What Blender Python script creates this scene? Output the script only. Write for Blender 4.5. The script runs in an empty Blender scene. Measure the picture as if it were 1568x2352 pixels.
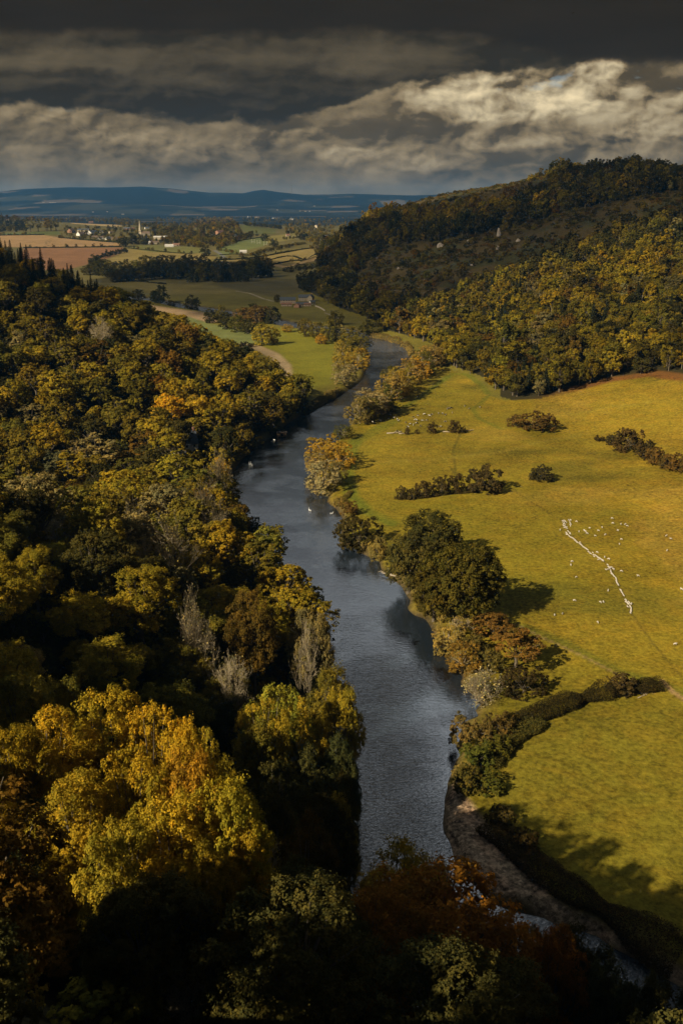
import bpy, math, random
import numpy as np
from mathutils import Vector, Matrix

rng = np.random.default_rng(11)
random.seed(5)
SC = bpy.context.scene
COL = SC.collection
R = math.radians

# ------------------------------------------------------------------ camera
CAM_Z = 130.0
PITCH = R(18.66)
CP, SP = math.cos(PITCH), math.sin(PITCH)
KX, KY = 0.75, 1.125            # full width / height of the picture in tangent units (32 mm on a 24 x 36 mm frame)


def ray(u, v):
    """direction through a point of the 1568 x 2352 survey sheet of the view"""
    px = (u - 784.0) / 1568.0 * KX
    py = (1176.0 - v) / 2352.0 * KY
    d = np.array([px, CP + py * SP, -SP + py * CP])
    return d / np.linalg.norm(d)


def flat(u, v, z=0.0):
    d = ray(u, v)
    t = (z - CAM_Z) / d[2]
    return np.array([d[0] * t, d[1] * t])


def project(x, y, z):
    dz = z - CAM_Z
    depth = y * CP - dz * SP
    up = y * SP + dz * CP
    depth = np.where(depth < 1e-3, 1e-3, depth)
    return 784 + x / depth / KX * 1568, 1176 - up / depth / KY * 2352, depth


# ------------------------------------------------------------------ small numeric helpers
def sstep(a, b, x):
    t = np.clip((x - a) / (b - a), 0, 1)
    return t * t * (3 - 2 * t)


def hash2(ix, iy, s):
    n = np.sin(ix * 127.1 + iy * 311.7 + s * 74.7) * 43758.5453
    return n - np.floor(n)


def vnoise(x, y, s=0):
    ix, iy = np.floor(x), np.floor(y)
    fx, fy = x - ix, y - iy
    fx, fy = fx * fx * (3 - 2 * fx), fy * fy * (3 - 2 * fy)
    a, b = hash2(ix, iy, s), hash2(ix + 1, iy, s)
    c, d = hash2(ix, iy + 1, s), hash2(ix + 1, iy + 1, s)
    return (a * (1 - fx) + b * fx) * (1 - fy) + (c * (1 - fx) + d * fx) * fy


def fbm(x, y, s=0, o=4):
    t, a, f, m = 0, 0.5, 1.0, 0
    for k in range(o):
        t = t + a * vnoise(x * f, y * f, s + k * 3.1)
        m += a
        a *= 0.5
        f *= 2.03
    return t / m


def seg_dist(px, py, line):
    """distance to an open polyline"""
    best = np.full(px.shape, 1e9)
    for (ax, ay), (bx, by) in zip(line[:-1], line[1:]):
        dx, dy = bx - ax, by - ay
        t = np.clip(((px - ax) * dx + (py - ay) * dy) / (dx * dx + dy * dy + 1e-9), 0, 1)
        best = np.minimum(best, np.hypot(px - ax - t * dx, py - ay - t * dy))
    return best


def inside(px, py, poly):
    r = np.zeros(px.shape, bool)
    n = len(poly)
    for i in range(n):
        (ax, ay), (bx, by) = poly[i], poly[(i + 1) % n]
        if ay == by:
            continue
        c = ((ay > py) != (by > py)) & (px < (bx - ax) * (py - ay) / (by - ay) + ax)
        r ^= c
    return r


def sdist(px, py, poly):
    d = seg_dist(px, py, list(poly) + [poly[0]])
    return np.where(inside(px, py, poly), -d, d)


def smooth_line(pts, n=4):
    """Catmull-Rom through the points"""
    p = [np.array(q, float) for q in pts]
    out = []
    for i in range(len(p) - 1):
        a, b, c, d = p[max(i - 1, 0)], p[i], p[i + 1], p[min(i + 2, len(p) - 1)]
        for k in range(n):
            t = k / n
            out.append(0.5 * (2 * b + (c - a) * t + (2 * a - 5 * b + 4 * c - d) * t * t + (3 * b - a - 3 * c + d) * t ** 3))
    out.append(p[-1])
    return out


class Spline2:
    """scattered-data interpolation of surveyed heights"""
    def __init__(self, pts):
        P = np.array(pts, float)
        self.c = P[:, :2]
        n = len(P)
        D = np.hypot(self.c[:, None, 0] - self.c[None, :, 0], self.c[:, None, 1] - self.c[None, :, 1])
        A = np.zeros((n + 3, n + 3))
        A[:n, :n] = D - 2.0 * np.eye(n)
        A[:n, n] = 1
        A[:n, n + 1:] = self.c / 100.0
        A[n:, :n] = A[:n, n:].T
        b = np.zeros(n + 3)
        b[:n] = P[:, 2]
        self.w = np.linalg.solve(A, b)

    def __call__(self, x, y):
        z = self.w[-3] + self.w[-2] * x / 100 + self.w[-1] * y / 100
        for (cx, cy), w in zip(self.c, self.w):
            z = z + w * np.hypot(x - cx, y - cy)
        return z


# ------------------------------------------------------------------ the river banks
RB = [(300, 680), (400, 696), (500, 711), (600, 727), (700, 745), (800, 756), (850, 772), (900, 784), (934, 798),
      (943, 818), (930, 850), (890, 890), (838, 938), (812, 965), (798, 990), (765, 1020), (735, 1062), (728, 1110), (748, 1142),
      (775, 1166), (786, 1200), (784, 1246), (846, 1278), (878, 1305), (912, 1345), (945, 1395), (990, 1440), (1010, 1490),
      (1034, 1535), (1062, 1566), (1090, 1605), (1102, 1632), (1064, 1662), (1046, 1700), (1052, 1732), (1036, 1772),
      (1028, 1830), (1020, 1880), (1030, 1935), (1062, 2000), (1125, 2066), (1220, 2105), (1330, 2140), (1440, 2190), (1568, 2272)]
LB = [(300, 690), (400, 707), (500, 724), (600, 743), (700, 760), (780, 774), (830, 790), (846, 812), (842, 835),
      (832, 872), (790, 902), (738, 935), (690, 970), (650, 1004), (600, 1040), (568, 1082), (556, 1120), (562, 1170),
      (590, 1212), (638, 1250), (660, 1290), (695, 1335), (726, 1375), (766, 1415), (800, 1470), (806, 1530), (796, 1600),
      (790, 1700), (784, 1800), (780, 1900)]
right_bank = [flat(*p) for p in RB] + [np.array(q) for q in ((84, 104), (112, 84), (150, 40), (175, -40), (190, -200))]
lb = [flat(*p) for p in LB]
left_bank = []
for q in lb:                                   # the crowns hide the last metres of the bank
    s = 7.0 * float(sstep(640, 560, q[1]))
    left_bank.append(q - np.array([s, 0]))
left_bank += [np.array(q) for q in ((-8, 146), (6, 127), (26, 106), (46, 92), (76, 70), (104, 30), (132, -40), (150, -200))]
head_r = [np.array(q) for q in ((-900, 1700), (-620, 1560))]
head_l = [np.array(q) for q in ((-900, 1640), (-620, 1500))]
right_bank = smooth_line(head_r + right_bank, 3)
left_bank = smooth_line(head_l + left_bank, 3)
# small irregularities of the waterline
def ragged(line, amp, s):
    o = []
    for i, q in enumerate(line):
        k = amp * min(1.0, np.hypot(*q) / 300.0)
        o.append(q + k * np.array([vnoise(np.float64(i * 0.9), np.float64(s)) - 0.5, vnoise(np.float64(i * 0.9), np.float64(s + 9)) - 0.5]))
    return o
right_bank = ragged(right_bank, 4.0, 1)
river_poly = [tuple(q) for q in right_bank] + [tuple(q) for q in left_bank[::-1]]

# ------------------------------------------------------------------ heights
Lpts = [(0, 0, 127), (0, 10, 117), (0, 25, 90), (0, 45, 65), (0, 65, 46), (5, 85, 30), (14, 98, 17), (30, 84, 20), (30, 60, 42),
        (30, 30, 74), (50, 60, 22), (60, 30, 45), (60, 0, 72), (88, 30, 16), (40, 0, 100), (0, -40, 128), (60, -60, 110), (110, -60, 40),
        (-30, 30, 98), (-30, 60, 66), (-27, 100, 43), (-60, 110, 58), (-75, 105, 72), (-95, 125, 80), (-110, 105, 92), (-110, 145, 68), (-60, 60, 72), (-90, 50, 84), (-60, 20, 104), (-60, -20, 122),
        (-130, 80, 98), (-130, 150, 68), (-180, 120, 94), (-150, 0, 122), (-220, 60, 124), (-300, 200, 118), (-40, 160, 17),
        (-31, 200, 11), (-68, 150, 37), (-75, 180, 42), (-85, 220, 49), (-50, 220, 24), (-50, 190, 25), (-45, 130, 30), (-15, 130, 12),
        (-120, 215, 62), (-130, 250, 48), (-120, 300, 20), (-130, 350, 9), (-180, 300, 45), (-200, 350, 32), (-90, 300, 16),
        (-50, 260, 15), (-60, 300, 14), (-62, 350, 10), (-72, 420, 5), (-106, 450, 6), (-160, 400, 14), (-220, 420, 36),
        (-121, 520, 25), (-135, 580, 42), (-148, 640, 52), (-60, 600, 11), (-96, 600, 32), (-170, 450, 24), (-190, 500, 38),
        (-206, 550, 50), (-225, 600, 80), (-215, 700, 74), (-280, 700, 95), (-300, 600, 106), (-165, 660, 56), (-100, 680, 22),
        (-62, 690, 1), (-150, 760, 18), (-200, 850, 14), (-300, 850, 46), (-350, 750, 96), (-118, 800, 0), (-250, 950, -6),
        (-400, 950, 20), (-450, 800, 80), (-500, 500, 118), (-600, 900, 40), (-700, 600, 100), (-100, 900, -25), (-300, 1200, -40),
        (-700, 1200, -30), (-900, 900, 0), (-900, 300, 110), (-500, 0, 125), (-300, -300, 128), (100, -300, 100), (300, -300, -30),
        (-900, -600, 120), (0, 1200, -60), (200, 600, -60), (150, 300, -60), (110, 150, -60), (200, 0, -60), (0, 800, -40), (60, 450, -50)]
for q in left_bank:
    if q[1] < 700:
        Lpts.append((q[0] - 1.0, q[1] - (1.0 if q[1] < 150 else 0), 1.6))
        Lpts.append((q[0] + (22 if q[1] > 100 else 14), q[1] + (22 if q[1] < 170 else 0), -14))
def thin(pts, d):
    o = []
    for p in pts:
        if all(math.hypot(p[0] - q[0], p[1] - q[1]) > d for q in o):
            o.append(p)
    return o
SL = Spline2(thin(Lpts, 9.0))
Rpts = [(103, 617, 4), (78, 753, 2), (21, 978, 1), (-34, 1305, 1), (-70, 1500, 2), (-60, 1750, 0), (189, 632, 14), (230, 600, 22), (146, 612, 8),
        (222, 900, 45), (371, 1000, 90), (285, 750, 42), (430, 1350, 178), (283, 1500, 163), (203, 1600, 147), (134, 1700, 134),
        (48, 1800, 104), (10, 1800, 72), (-28, 1700, 36), (103, 1000, 15), (124, 1200, 52), (149, 1450, 92), (44, 1400, 38),
        (259, 1300, 101), (219, 1100, 55), (280, 950, 62), (353, 1200, 126), (450, 1200, 146), (600, 1500, 148), (400, 1900, 150),
        (150, 2200, 100), (0, 2300, 32), (-120, 2100, -10), (800, 1200, 135), (500, 800, 92), (420, 560, 52), (300, 380, 16),
        (250, 450, 13), (187, 490, 8), (142, 400, 3.4), (150, 860, 17), (-120, 1500, -20), (-200, 1300, -40), (-60, 1000, -30), (0, 700, -30),
        (40, 500, -20), (60, 300, -10), (300, 200, 4), (110, 250, -3), (900, 600, 110), (900, 200, 30), (600, 0, 0), (200, 0, -20), (1400, 1200, 150),
        (1400, 2200, 120), (800, 2600, 90), (-300, 2000, -30), (-300, 2600, -10), (300, 3200, 20), (1200, 3400, 30), (1500, 300, 60), (450, 1450, 172), (500, 1350, 152), (60, 1050, 10), (0, 1180, 4)]
SR = Spline2(Rpts)

TOPS = [(-900, 452), (-300, 446), (0, 441), (60, 435), (160, 433), (250, 434), (330, 432), (400, 437), (480, 445), (560, 446), (585, 440), (606, 437), (640, 441),
        (700, 446), (800, 443), (950, 447), (1300, 440), (2400, 446)]
TU = np.array([t[0] for t in TOPS], float)
TV = np.array([t[1] for t in TOPS], float)


def smax(a, b, k):
    h = np.clip(0.5 + 0.5 * (a - b) / k, 0, 1)
    return b + (a - b) * h + k * h * (1 - h)


def floor_z(x, y):
    z = 2.4 + 1.2 * (fbm(x / 90.0, y / 90.0, 3, 2) - 0.5)
    z = z + 30 * sstep(1750, 3300, y) + 3 * sstep(1350, 1800, y)
    z = z + 48 * np.exp(-((x + 1750) / 620) ** 2 - ((y - 4000) / 620) ** 2)
    z = z + 26 * np.exp(-((x + 400) / 130) ** 2 - ((y - 3550) / 220) ** 2)
    z = z + 16 * np.exp(-((x + 900) / 260) ** 2 - ((y - 3150) / 260) ** 2)
    z = z + 12 * np.exp(-((x + 120) / 160) ** 2 - ((y - 2500) / 300) ** 2)
    z = z + sstep(300, 900, x) * sstep(2600, 3300, y) * 30
    far = y > 4200
    if np.any(far):
        yy = np.maximum(y, 1.0)
        u = 784 + x / yy * 1.0555 / KX * 1568
        vt = np.interp(u, TU, TV)
        py = (1176 - vt) / 2352 * KY
        el = (-SP + py * CP) / (CP + py * SP)
        ztop = CAM_Z + el * 12500
        wob = 26 * (fbm(x / 1400, y / 1400, 8, 4) - 0.5)
        zf = 30 + (ztop - 30) * (0.30 * sstep(8600, 10800, yy) * (0.6 + 0.8 * vnoise(x / 1500, y / 900, 5)) + 0.70 * sstep(10600, 12500, yy)) - 60 * sstep(12700, 15000, yy)
        zf = zf + wob * sstep(6500, 9000, yy) * (1 - 0.75 * sstep(11800, 12500, yy))
        zf = zf + 5 * (fbm(x / 160, y / 160, 18, 3) - 0.5) * sstep(11500, 12500, yy)
        z = np.where(far, z * (1 - sstep(4200, 5200, yy)) + zf * sstep(4200, 5200, yy), z)
    return z


# signed distance to the river, tabulated once
_x0, _y0, _st = -960.0, -260.0, 3.0
_ax, _ay = np.arange(_x0, 262, _st), np.arange(_y0, 1802, _st)
_gx, _gy = np.meshgrid(_ax, _ay)
_SD = sdist(_gx.ravel(), _gy.ravel(), river_poly).reshape(_gx.shape)


def river_sd(x, y):
    x, y = np.asarray(x, float), np.asarray(y, float)
    fx, fy = (x - _x0) / _st, (y - _y0) / _st
    ok = (fx >= 0) & (fy >= 0) & (fx < len(_ax) - 1) & (fy < len(_ay) - 1)
    ix, iy = np.clip(fx.astype(int), 0, len(_ax) - 2), np.clip(fy.astype(int), 0, len(_ay) - 2)
    tx, ty = np.clip(fx - ix, 0, 1), np.clip(fy - iy, 0, 1)
    d = (_SD[iy, ix] * (1 - tx) + _SD[iy, ix + 1] * tx) * (1 - ty) + (_SD[iy + 1, ix] * (1 - tx) + _SD[iy + 1, ix + 1] * tx) * ty
    return np.where(ok, d, 1e3)


def land(x, y):
    f = floor_z(x, y)
    l = SL(x, y) + 5.0 * (fbm(x / 45.0, y / 45.0, 1, 3) - 0.5) * sstep(10, 40, SL(x, y))
    fl = np.clip(sstep(900, 1900, np.abs(x + 200)) + sstep(-500, -1300, y), 0, 1)
    l = np.where(y > 2200, -50, np.minimum(l, 135) * (1 - fl) - 60 * fl)
    r = SR(x, y)
    r = r + 7.0 * (fbm(x / 70.0, y / 70.0, 2, 4) - 0.5) * sstep(10, 50, r)
    fr = np.clip(sstep(1500, 2800, np.abs(x)) + sstep(-100, -900, y), 0, 1)
    r = np.where(y > 3800, -50, (np.minimum(r, 200) - 200 * sstep(2600, 3800, y)) * (1 - fr) - 60 * fr)
    return f, l, r


def H(x, y):
    x = np.asarray(x, float)
    y = np.asarray(y, float)
    f, l, r = land(x, y)
    z = smax(smax(f, l, 2.0), r, 3.0)
    sd = river_sd(x, y)
    w = sstep(-4.0, 3.5, sd)
    return -2.5 * (1 - w) + np.maximum(z, 1.5) * w


def H1(x, y):
    return float(H(np.array([x]), np.array([y]))[0])


_TS = np.concatenate([np.arange(20, 700, 8.0), 700 * 1.014 ** np.arange(0, 212)])


def hit(u, v, grow=0.0):
    """where the line of sight through (u, v) meets the land"""
    d = ray(u, v)
    ts = _TS
    for step_ in range(2):
        h = H(d[0] * ts, d[1] * ts) + grow
        z = CAM_Z + d[2] * ts
        k = np.where(z < h)[0]
        if len(k) == 0 or k[0] == 0:
            return None
        i = k[0]
        if step_ == 0:
            ts = np.linspace(ts[i - 1], ts[i], 9)
            ts[0] -= 1e-3
    a = (z[i - 1] - h[i - 1]) / ((z[i - 1] - h[i - 1]) - (z[i] - h[i]) + 1e-9)
    t = ts[i - 1] + a * (ts[i] - ts[i - 1])
    return np.array([d[0] * t, d[1] * t])


def hits(pts):
    return [tuple(q) for q in (hit(*p) for p in pts) if q is not None]


# ------------------------------------------------------------------ objects
def tag(o, label=None, cat=None, group=None, kind=None):
    if label: o['label'] = label
    if cat: o['category'] = cat
    if group: o['group'] = group
    if kind: o['kind'] = kind
    return o


def mesh_np(name, V, F, mats=(), smooth=False, midx=None, fattr=None, vcol=None):
    """V (n,3); F (m,k) array of faces with k corners, or a list of such arrays"""
    Fs = F if isinstance(F, list) else [F]
    Fs = [np.asarray(f, np.int32) for f in Fs if len(f)]
    me = bpy.data.meshes.new(name)
    V = np.asarray(V, np.float32)
    me.vertices.add(len(V))
    me.vertices.foreach_set('co', V.ravel())
    loops = np.concatenate([f.ravel() for f in Fs])
    tot = np.concatenate([np.full(len(f), f.shape[1], np.int32) for f in Fs])
    start = np.concatenate([[0], np.cumsum(tot)[:-1]]).astype(np.int32)
    me.loops.add(len(loops))
    me.loops.foreach_set('vertex_index', loops)
    me.polygons.add(len(tot))
    me.polygons.foreach_set('loop_start', start)
    for m in mats:
        me.materials.append(m)
    if midx is not None:
        me.polygons.foreach_set('material_index', np.asarray(midx, np.int32))
    if smooth:
        me.polygons.foreach_set('use_smooth', np.ones(len(tot), bool))
    if fattr is not None:
        a = me.attributes.new('rnd', 'FLOAT', 'FACE')
        a.data.foreach_set('value', np.asarray(fattr, np.float32))
    if vcol is not None:
        a = me.attributes.new('Col', 'FLOAT_COLOR', 'POINT')
        a.data.foreach_set('color', np.asarray(vcol, np.float32).ravel())
    me.update(calc_edges=True)
    me.validate()
    return me


def link(name, me, parent=None, loc=(0, 0, 0), rz=0.0, scale=None):
    o = bpy.data.objects.new(name, me)
    COL.objects.link(o)
    o.location = loc
    o.rotation_euler = (0, 0, rz)
    if scale is not None:
        o.scale = scale
    if parent is not None:
        o.parent = parent
    return o


class MB:
    """collects boxes, tubes and prisms into one mesh"""
    def __init__(self):
        self.v, self.f4, self.f3, self.fn = [], [], [], []

    def n(self):
        return len(self.v)

    def box(self, x0, x1, y0, y1, z0, z1):
        b = self.n()
        self.v += [(x0, y0, z0), (x1, y0, z0), (x1, y1, z0), (x0, y1, z0), (x0, y0, z1), (x1, y0, z1), (x1, y1, z1), (x0, y1, z1)]
        for q in ((0, 3, 2, 1), (4, 5, 6, 7), (0, 1, 5, 4), (1, 2, 6, 5), (2, 3, 7, 6), (3, 0, 4, 7)):
            self.f4.append([b + k for k in q])
        return self

    def tube(self, pts, rad, sides=6, cap=True):
        P = [Vector(p) for p in pts]
        b = self.n()
        for i, p in enumerate(P):
            t = (P[min(i + 1, len(P) - 1)] - P[max(i - 1, 0)])
            t = t.normalized() if t.length > 1e-6 else Vector((0, 0, 1))
            a = t.cross(Vector((1, 0, 0)) if abs(t.x) < 0.8 else Vector((0, 1, 0))).normalized()
            c = t.cross(a)
            r = rad[i] if hasattr(rad, '__len__') else rad
            for k in range(sides):
                w = 2 * math.pi * k / sides
                self.v.append(tuple(p + (a * math.cos(w) + c * math.sin(w)) * r))
        for i in range(len(P) - 1):
            for k in range(sides):
                k2 = (k + 1) % sides
                self.f4.append([b + i * sides + k, b + i * sides + k2, b + (i + 1) * sides + k2, b + (i + 1) * sides + k])
        if cap:
            self.fn.append([b + k for k in range(sides)][::-1])
            self.fn.append([b + (len(P) - 1) * sides + k for k in range(sides)])
        return self

    def poly(self, pts):
        b = self.n()
        self.v += [tuple(p) for p in pts]
        self.fn.append([b + k for k in range(len(pts))])
        return self

    def mesh(self, name, mat, smooth=False):
        me = bpy.data.meshes.new(name)
        me.from_pydata(self.v, [], self.f4 + self.f3 + self.fn)
        me.materials.append(mat)
        if smooth:
            for p in me.polygons:
                p.use_smooth = True
        me.update()
        return me

    def build(self, name, mat, parent=None, smooth=False, loc=(0, 0, 0), rz=0.0):
        return link(name, self.mesh(name, mat, smooth), parent, loc, rz)


def empty(name, loc, rz=0.0, label=None, cat=None, group=None, scale=None):
    o = bpy.data.objects.new(name, None)
    COL.objects.link(o)
    o.empty_display_size = 0.5
    o.location = loc
    o.rotation_euler = (0, 0, rz)
    if scale is not None:
        o.scale = scale
    return tag(o, label, cat, group)


# ------------------------------------------------------------------ node expressions
class X:
    """a socket (or a number) with arithmetic that grows Math nodes"""
    nt = None

    def __init__(self, s):
        self.s = s

    @staticmethod
    def m(op, *a):
        n = X.nt.nodes.new('ShaderNodeMath')
        n.operation = op
        for i, q in enumerate(a):
            q = q.s if isinstance(q, X) else q
            if isinstance(q, (int, float)):
                n.inputs[i].default_value = q
            else:
                X.nt.links.new(q, n.inputs[i])
        return X(n.outputs[0])

    def __add__(s, o): return X.m('ADD', s, o)
    __radd__ = __add__
    def __sub__(s, o): return X.m('SUBTRACT', s, o)
    def __rsub__(s, o): return X.m('SUBTRACT', o, s)
    def __mul__(s, o): return X.m('MULTIPLY', s, o)
    __rmul__ = __mul__
    def __truediv__(s, o): return X.m('DIVIDE', s, o)


def xstep(a, b, x):
    n = X.nt.nodes.new('ShaderNodeMapRange')
    n.interpolation_type = 'SMOOTHSTEP'
    for i, q in zip((0, 1, 2), (x, a, b)):
        q = q.s if isinstance(q, X) else q
        if isinstance(q, (int, float)):
            n.inputs[i].default_value = q
        else:
            X.nt.links.new(q, n.inputs[i])
    return X(n.outputs[0])


def xvec(a, b, c=0.0):
    n = X.nt.nodes.new('ShaderNodeCombineXYZ')
    for i, q in enumerate((a, b, c)):
        q = q.s if isinstance(q, X) else q
        if isinstance(q, (int, float)):
            n.inputs[i].default_value = q
        else:
            X.nt.links.new(q, n.inputs[i])
    return n.outputs[0]


def xnoise(vec, scale, detail=3.0, rough=0.55, dist=0.0, color=False, dims='3D'):
    n = X.nt.nodes.new('ShaderNodeTexNoise')
    n.noise_dimensions = dims
    n.inputs['Scale'].default_value = scale
    n.inputs['Detail'].default_value = detail
    n.inputs['Roughness'].default_value = rough
    n.inputs['Distortion'].default_value = dist
    if vec is not None:
        X.nt.links.new(vec, n.inputs['Vector'])
    return n.outputs['Color'] if color else X(n.outputs['Fac'])


def xmix(f, a, b, mode='MIX'):
    n = X.nt.nodes.new('ShaderNodeMix')
    n.data_type = 'RGBA'
    n.blend_type = mode
    for i, q in ((0, f), (6, a), (7, b)):
        q = q.s if isinstance(q, X) else q
        if isinstance(q, (int, float)):
            n.inputs[i].default_value = q
        elif isinstance(q, (tuple, list)):
            n.inputs[i].default_value = tuple(q) + ((1.0,) if len(q) == 3 else ())
        else:
            X.nt.links.new(q, n.inputs[i])
    return n.outputs[2]


def xsplit(v):
    n = X.nt.nodes.new('ShaderNodeSeparateXYZ')
    X.nt.links.new(v, n.inputs[0])
    return [X(o) for o in n.outputs]


def new_mat(name):
    m = bpy.data.materials.new(name)
    m.use_nodes = True
    X.nt = m.node_tree
    b = X.nt.nodes['Principled BSDF']
    b.inputs['Roughness'].default_value = 0.85
    b.inputs['Specular IOR Level'].default_value = 0.15
    return m, b


def wire(sock, inp):
    X.nt.links.new(sock.s if isinstance(sock, X) else sock, inp)


def plain(name, col, rough=0.8, var=0.25, scale=3.0, spec=0.2, metal=0.0):
    """a weathered plain material: the colour broken up by two sizes of noise"""
    m, b = new_mat(name)
    tc = X.nt.nodes.new('ShaderNodeTexCoord').outputs['Object']
    n = xnoise(tc, scale, 5, 0.65) * 0.7 + xnoise(tc, scale * 7, 2) * 0.3
    lo = tuple(c * (1 - var) for c in col)
    hi = tuple(min(1, c * (1 + var)) for c in col)
    wire(xmix(xstep(0.32, 0.68, n), lo, hi), b.inputs['Base Color'])
    b.inputs['Roughness'].default_value = rough
    b.inputs['Specular IOR Level'].default_value = spec
    b.inputs['Metallic'].default_value = metal
    return m
# ------------------------------------------------------------------ foliage materials
def leaf_material(name, mode, col=(0.1, 0.1, 0.02), trans=0.25):
    """mode 'object': the colour of the object; 'inst': the tint of the instance; 'fixed': col"""
    m, b = new_mat(name)
    nt = X.nt
    a = nt.nodes.new('ShaderNodeAttribute')
    a.attribute_name = 'rnd'
    rnd = X(a.outputs['Fac'])
    if mode == 'object':
        base = nt.nodes.new('ShaderNodeObjectInfo').outputs['Color']
    elif mode == 'inst':
        t = nt.nodes.new('ShaderNodeAttribute')
        t.attribute_type = 'INSTANCER'
        t.attribute_name = 'tint'
        base = t.outputs['Color']
    else:
        c = nt.nodes.new('ShaderNodeRGB')
        c.outputs[0].default_value = tuple(col) + (1,)
        base = c.outputs[0]
    k = xstep(0.0, 1.0, rnd)
    v = 0.55 + rnd * 0.9
    tint = xmix(1.0, base, xmix(k, (0.80, 0.98, 1.15), (1.18, 1.04, 0.75)), 'MULTIPLY')
    tint = xmix(1.0, tint, xvec(v, v, v), 'MULTIPLY')
    nt.nodes.remove(b)
    d = nt.nodes.new('ShaderNodeBsdfDiffuse')
    wire(tint, d.inputs['Color'])
    tr = nt.nodes.new('ShaderNodeBsdfTranslucent')
    wire(tint, tr.inputs['Color'])
    mx = nt.nodes.new('ShaderNodeMixShader')
    mx.inputs[0].default_value = trans
    wire(d.outputs[0], mx.inputs[1])
    wire(tr.outputs[0], mx.inputs[2])
    wire(mx.outputs[0], nt.nodes['Material Output'].inputs['Surface'])
    return m


LEAF = leaf_material('leaf', 'object')
LEAF_I = leaf_material('leaf_in_the_wood', 'inst')
BARK = plain('bark', (0.135, 0.11, 0.078), 0.95, 0.4, 2.0)
BARK_PALE = plain('bark_pale', (0.29, 0.235, 0.15), 0.9, 0.3, 2.0)


# ------------------------------------------------------------------ plant shapes
def unit(a):
    return a / (np.linalg.norm(a, axis=-1, keepdims=True) + 1e-9)


def leaf_quads(P, Nrm, size, g, slim=0.6, along=None):
    """one bent rhombus per point"""
    n = len(P)
    Nrm = unit(Nrm)
    t = g.normal(size=(n, 3)) if along is None else along + 0.35 * g.normal(size=(n, 3))
    t = unit(t - (t * Nrm).sum(1, keepdims=True) * Nrm)
    b = np.cross(Nrm, t)
    s = (size * g.uniform(0.6, 1.45, n))[:, None]
    V = np.stack([P - t * s, P - b * s * slim + Nrm * s * 0.15, P + t * s, P + b * s * slim + Nrm * s * 0.15], 1).reshape(-1, 3)
    return V, np.arange(4 * n).reshape(-1, 4)


def clumps_of(Rc, zc, rz, n, g, low=-0.35, pack=0.42, inner=0.25):
    """centres of leaf clumps over an uneven dome"""
    C, rr = [], []
    tries = 0
    lob = g.normal(size=(5, 3))
    lob = unit(lob)
    la = g.uniform(0.05, 0.22, 5)
    while len(C) < n and tries < 6000:
        tries += 1
        d = g.normal(size=3)
        d /= np.linalg.norm(d)
        if d[2] < low:
            continue
        bulge = 0.84 + sum(a * max(0.0, float(d @ l)) ** 3 for a, l in zip(la, lob)) + g.uniform(-0.10, 0.08)
        if g.random() < inner:
            bulge *= g.uniform(0.35, 0.75)
        p = np.array([d[0] * Rc * bulge, d[1] * Rc * bulge, zc + d[2] * rz * bulge])
        r = Rc * g.uniform(0.17, 0.30)
        if all(np.linalg.norm(p - q) > pack * (r + s) for q, s in zip(C, rr)):
            C.append(p)
            rr.append(r)
    return np.array(C), np.array(rr)


def crown_arrays(Rc, zc, rz, n_cl, n_leaf, size, seed, low=-0.35, droop=0.0, up=0.45, stray=0.06, slim=0.6, inner=0.25, pack=0.42, per=24):
    g = np.random.default_rng(seed)
    C, rr = clumps_of(Rc, zc, rz, n_cl, g, low, pack, inner)
    ns = max(60, int(n_leaf / per))
    w = rr ** 2
    k = g.choice(len(C), ns, p=w / w.sum())
    cd = unit(C[k] - np.array([0, 0, zc - 0.35 * rz]))
    d = unit(g.normal(size=(ns, 3)) + 0.55 * cd + np.array([0, 0, 0.2]))
    shell = g.uniform(0.7, 1.12, ns)
    out = g.random(ns) < stray
    shell = np.where(out, g.uniform(1.1, 1.45, ns), shell)
    S = C[k] + d * (rr[k] * shell)[:, None] * np.array([1, 1, 0.85])
    S[:, 2] -= droop * (d[:, 2] < 0.2) * rr[k] * g.random(ns)
    rs = rr[k] * g.uniform(0.22, 0.44, ns)
    srnd = g.random(ns)
    q = g.integers(0, ns, n_leaf)
    e = unit(g.normal(size=(n_leaf, 3))) * (g.random(n_leaf) ** 0.45)[:, None]
    P = S[q] + e * rs[q][:, None] * np.array([1.1, 1.1, 0.75])
    Nn = d[q] * 0.55 + e * 0.5 + cd[q] * 0.2 + np.array([0, 0, up]) + 0.45 * g.normal(size=(n_leaf, 3))
    V, F = leaf_quads(P, Nn, size, g, slim)
    cl = g.random(len(C))
    rnd = np.clip(0.3 * cl[k][q] + 0.35 * srnd[q] + 0.35 * g.random(n_leaf), 0, 1)
    return V, F, rnd, C, rr


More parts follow.
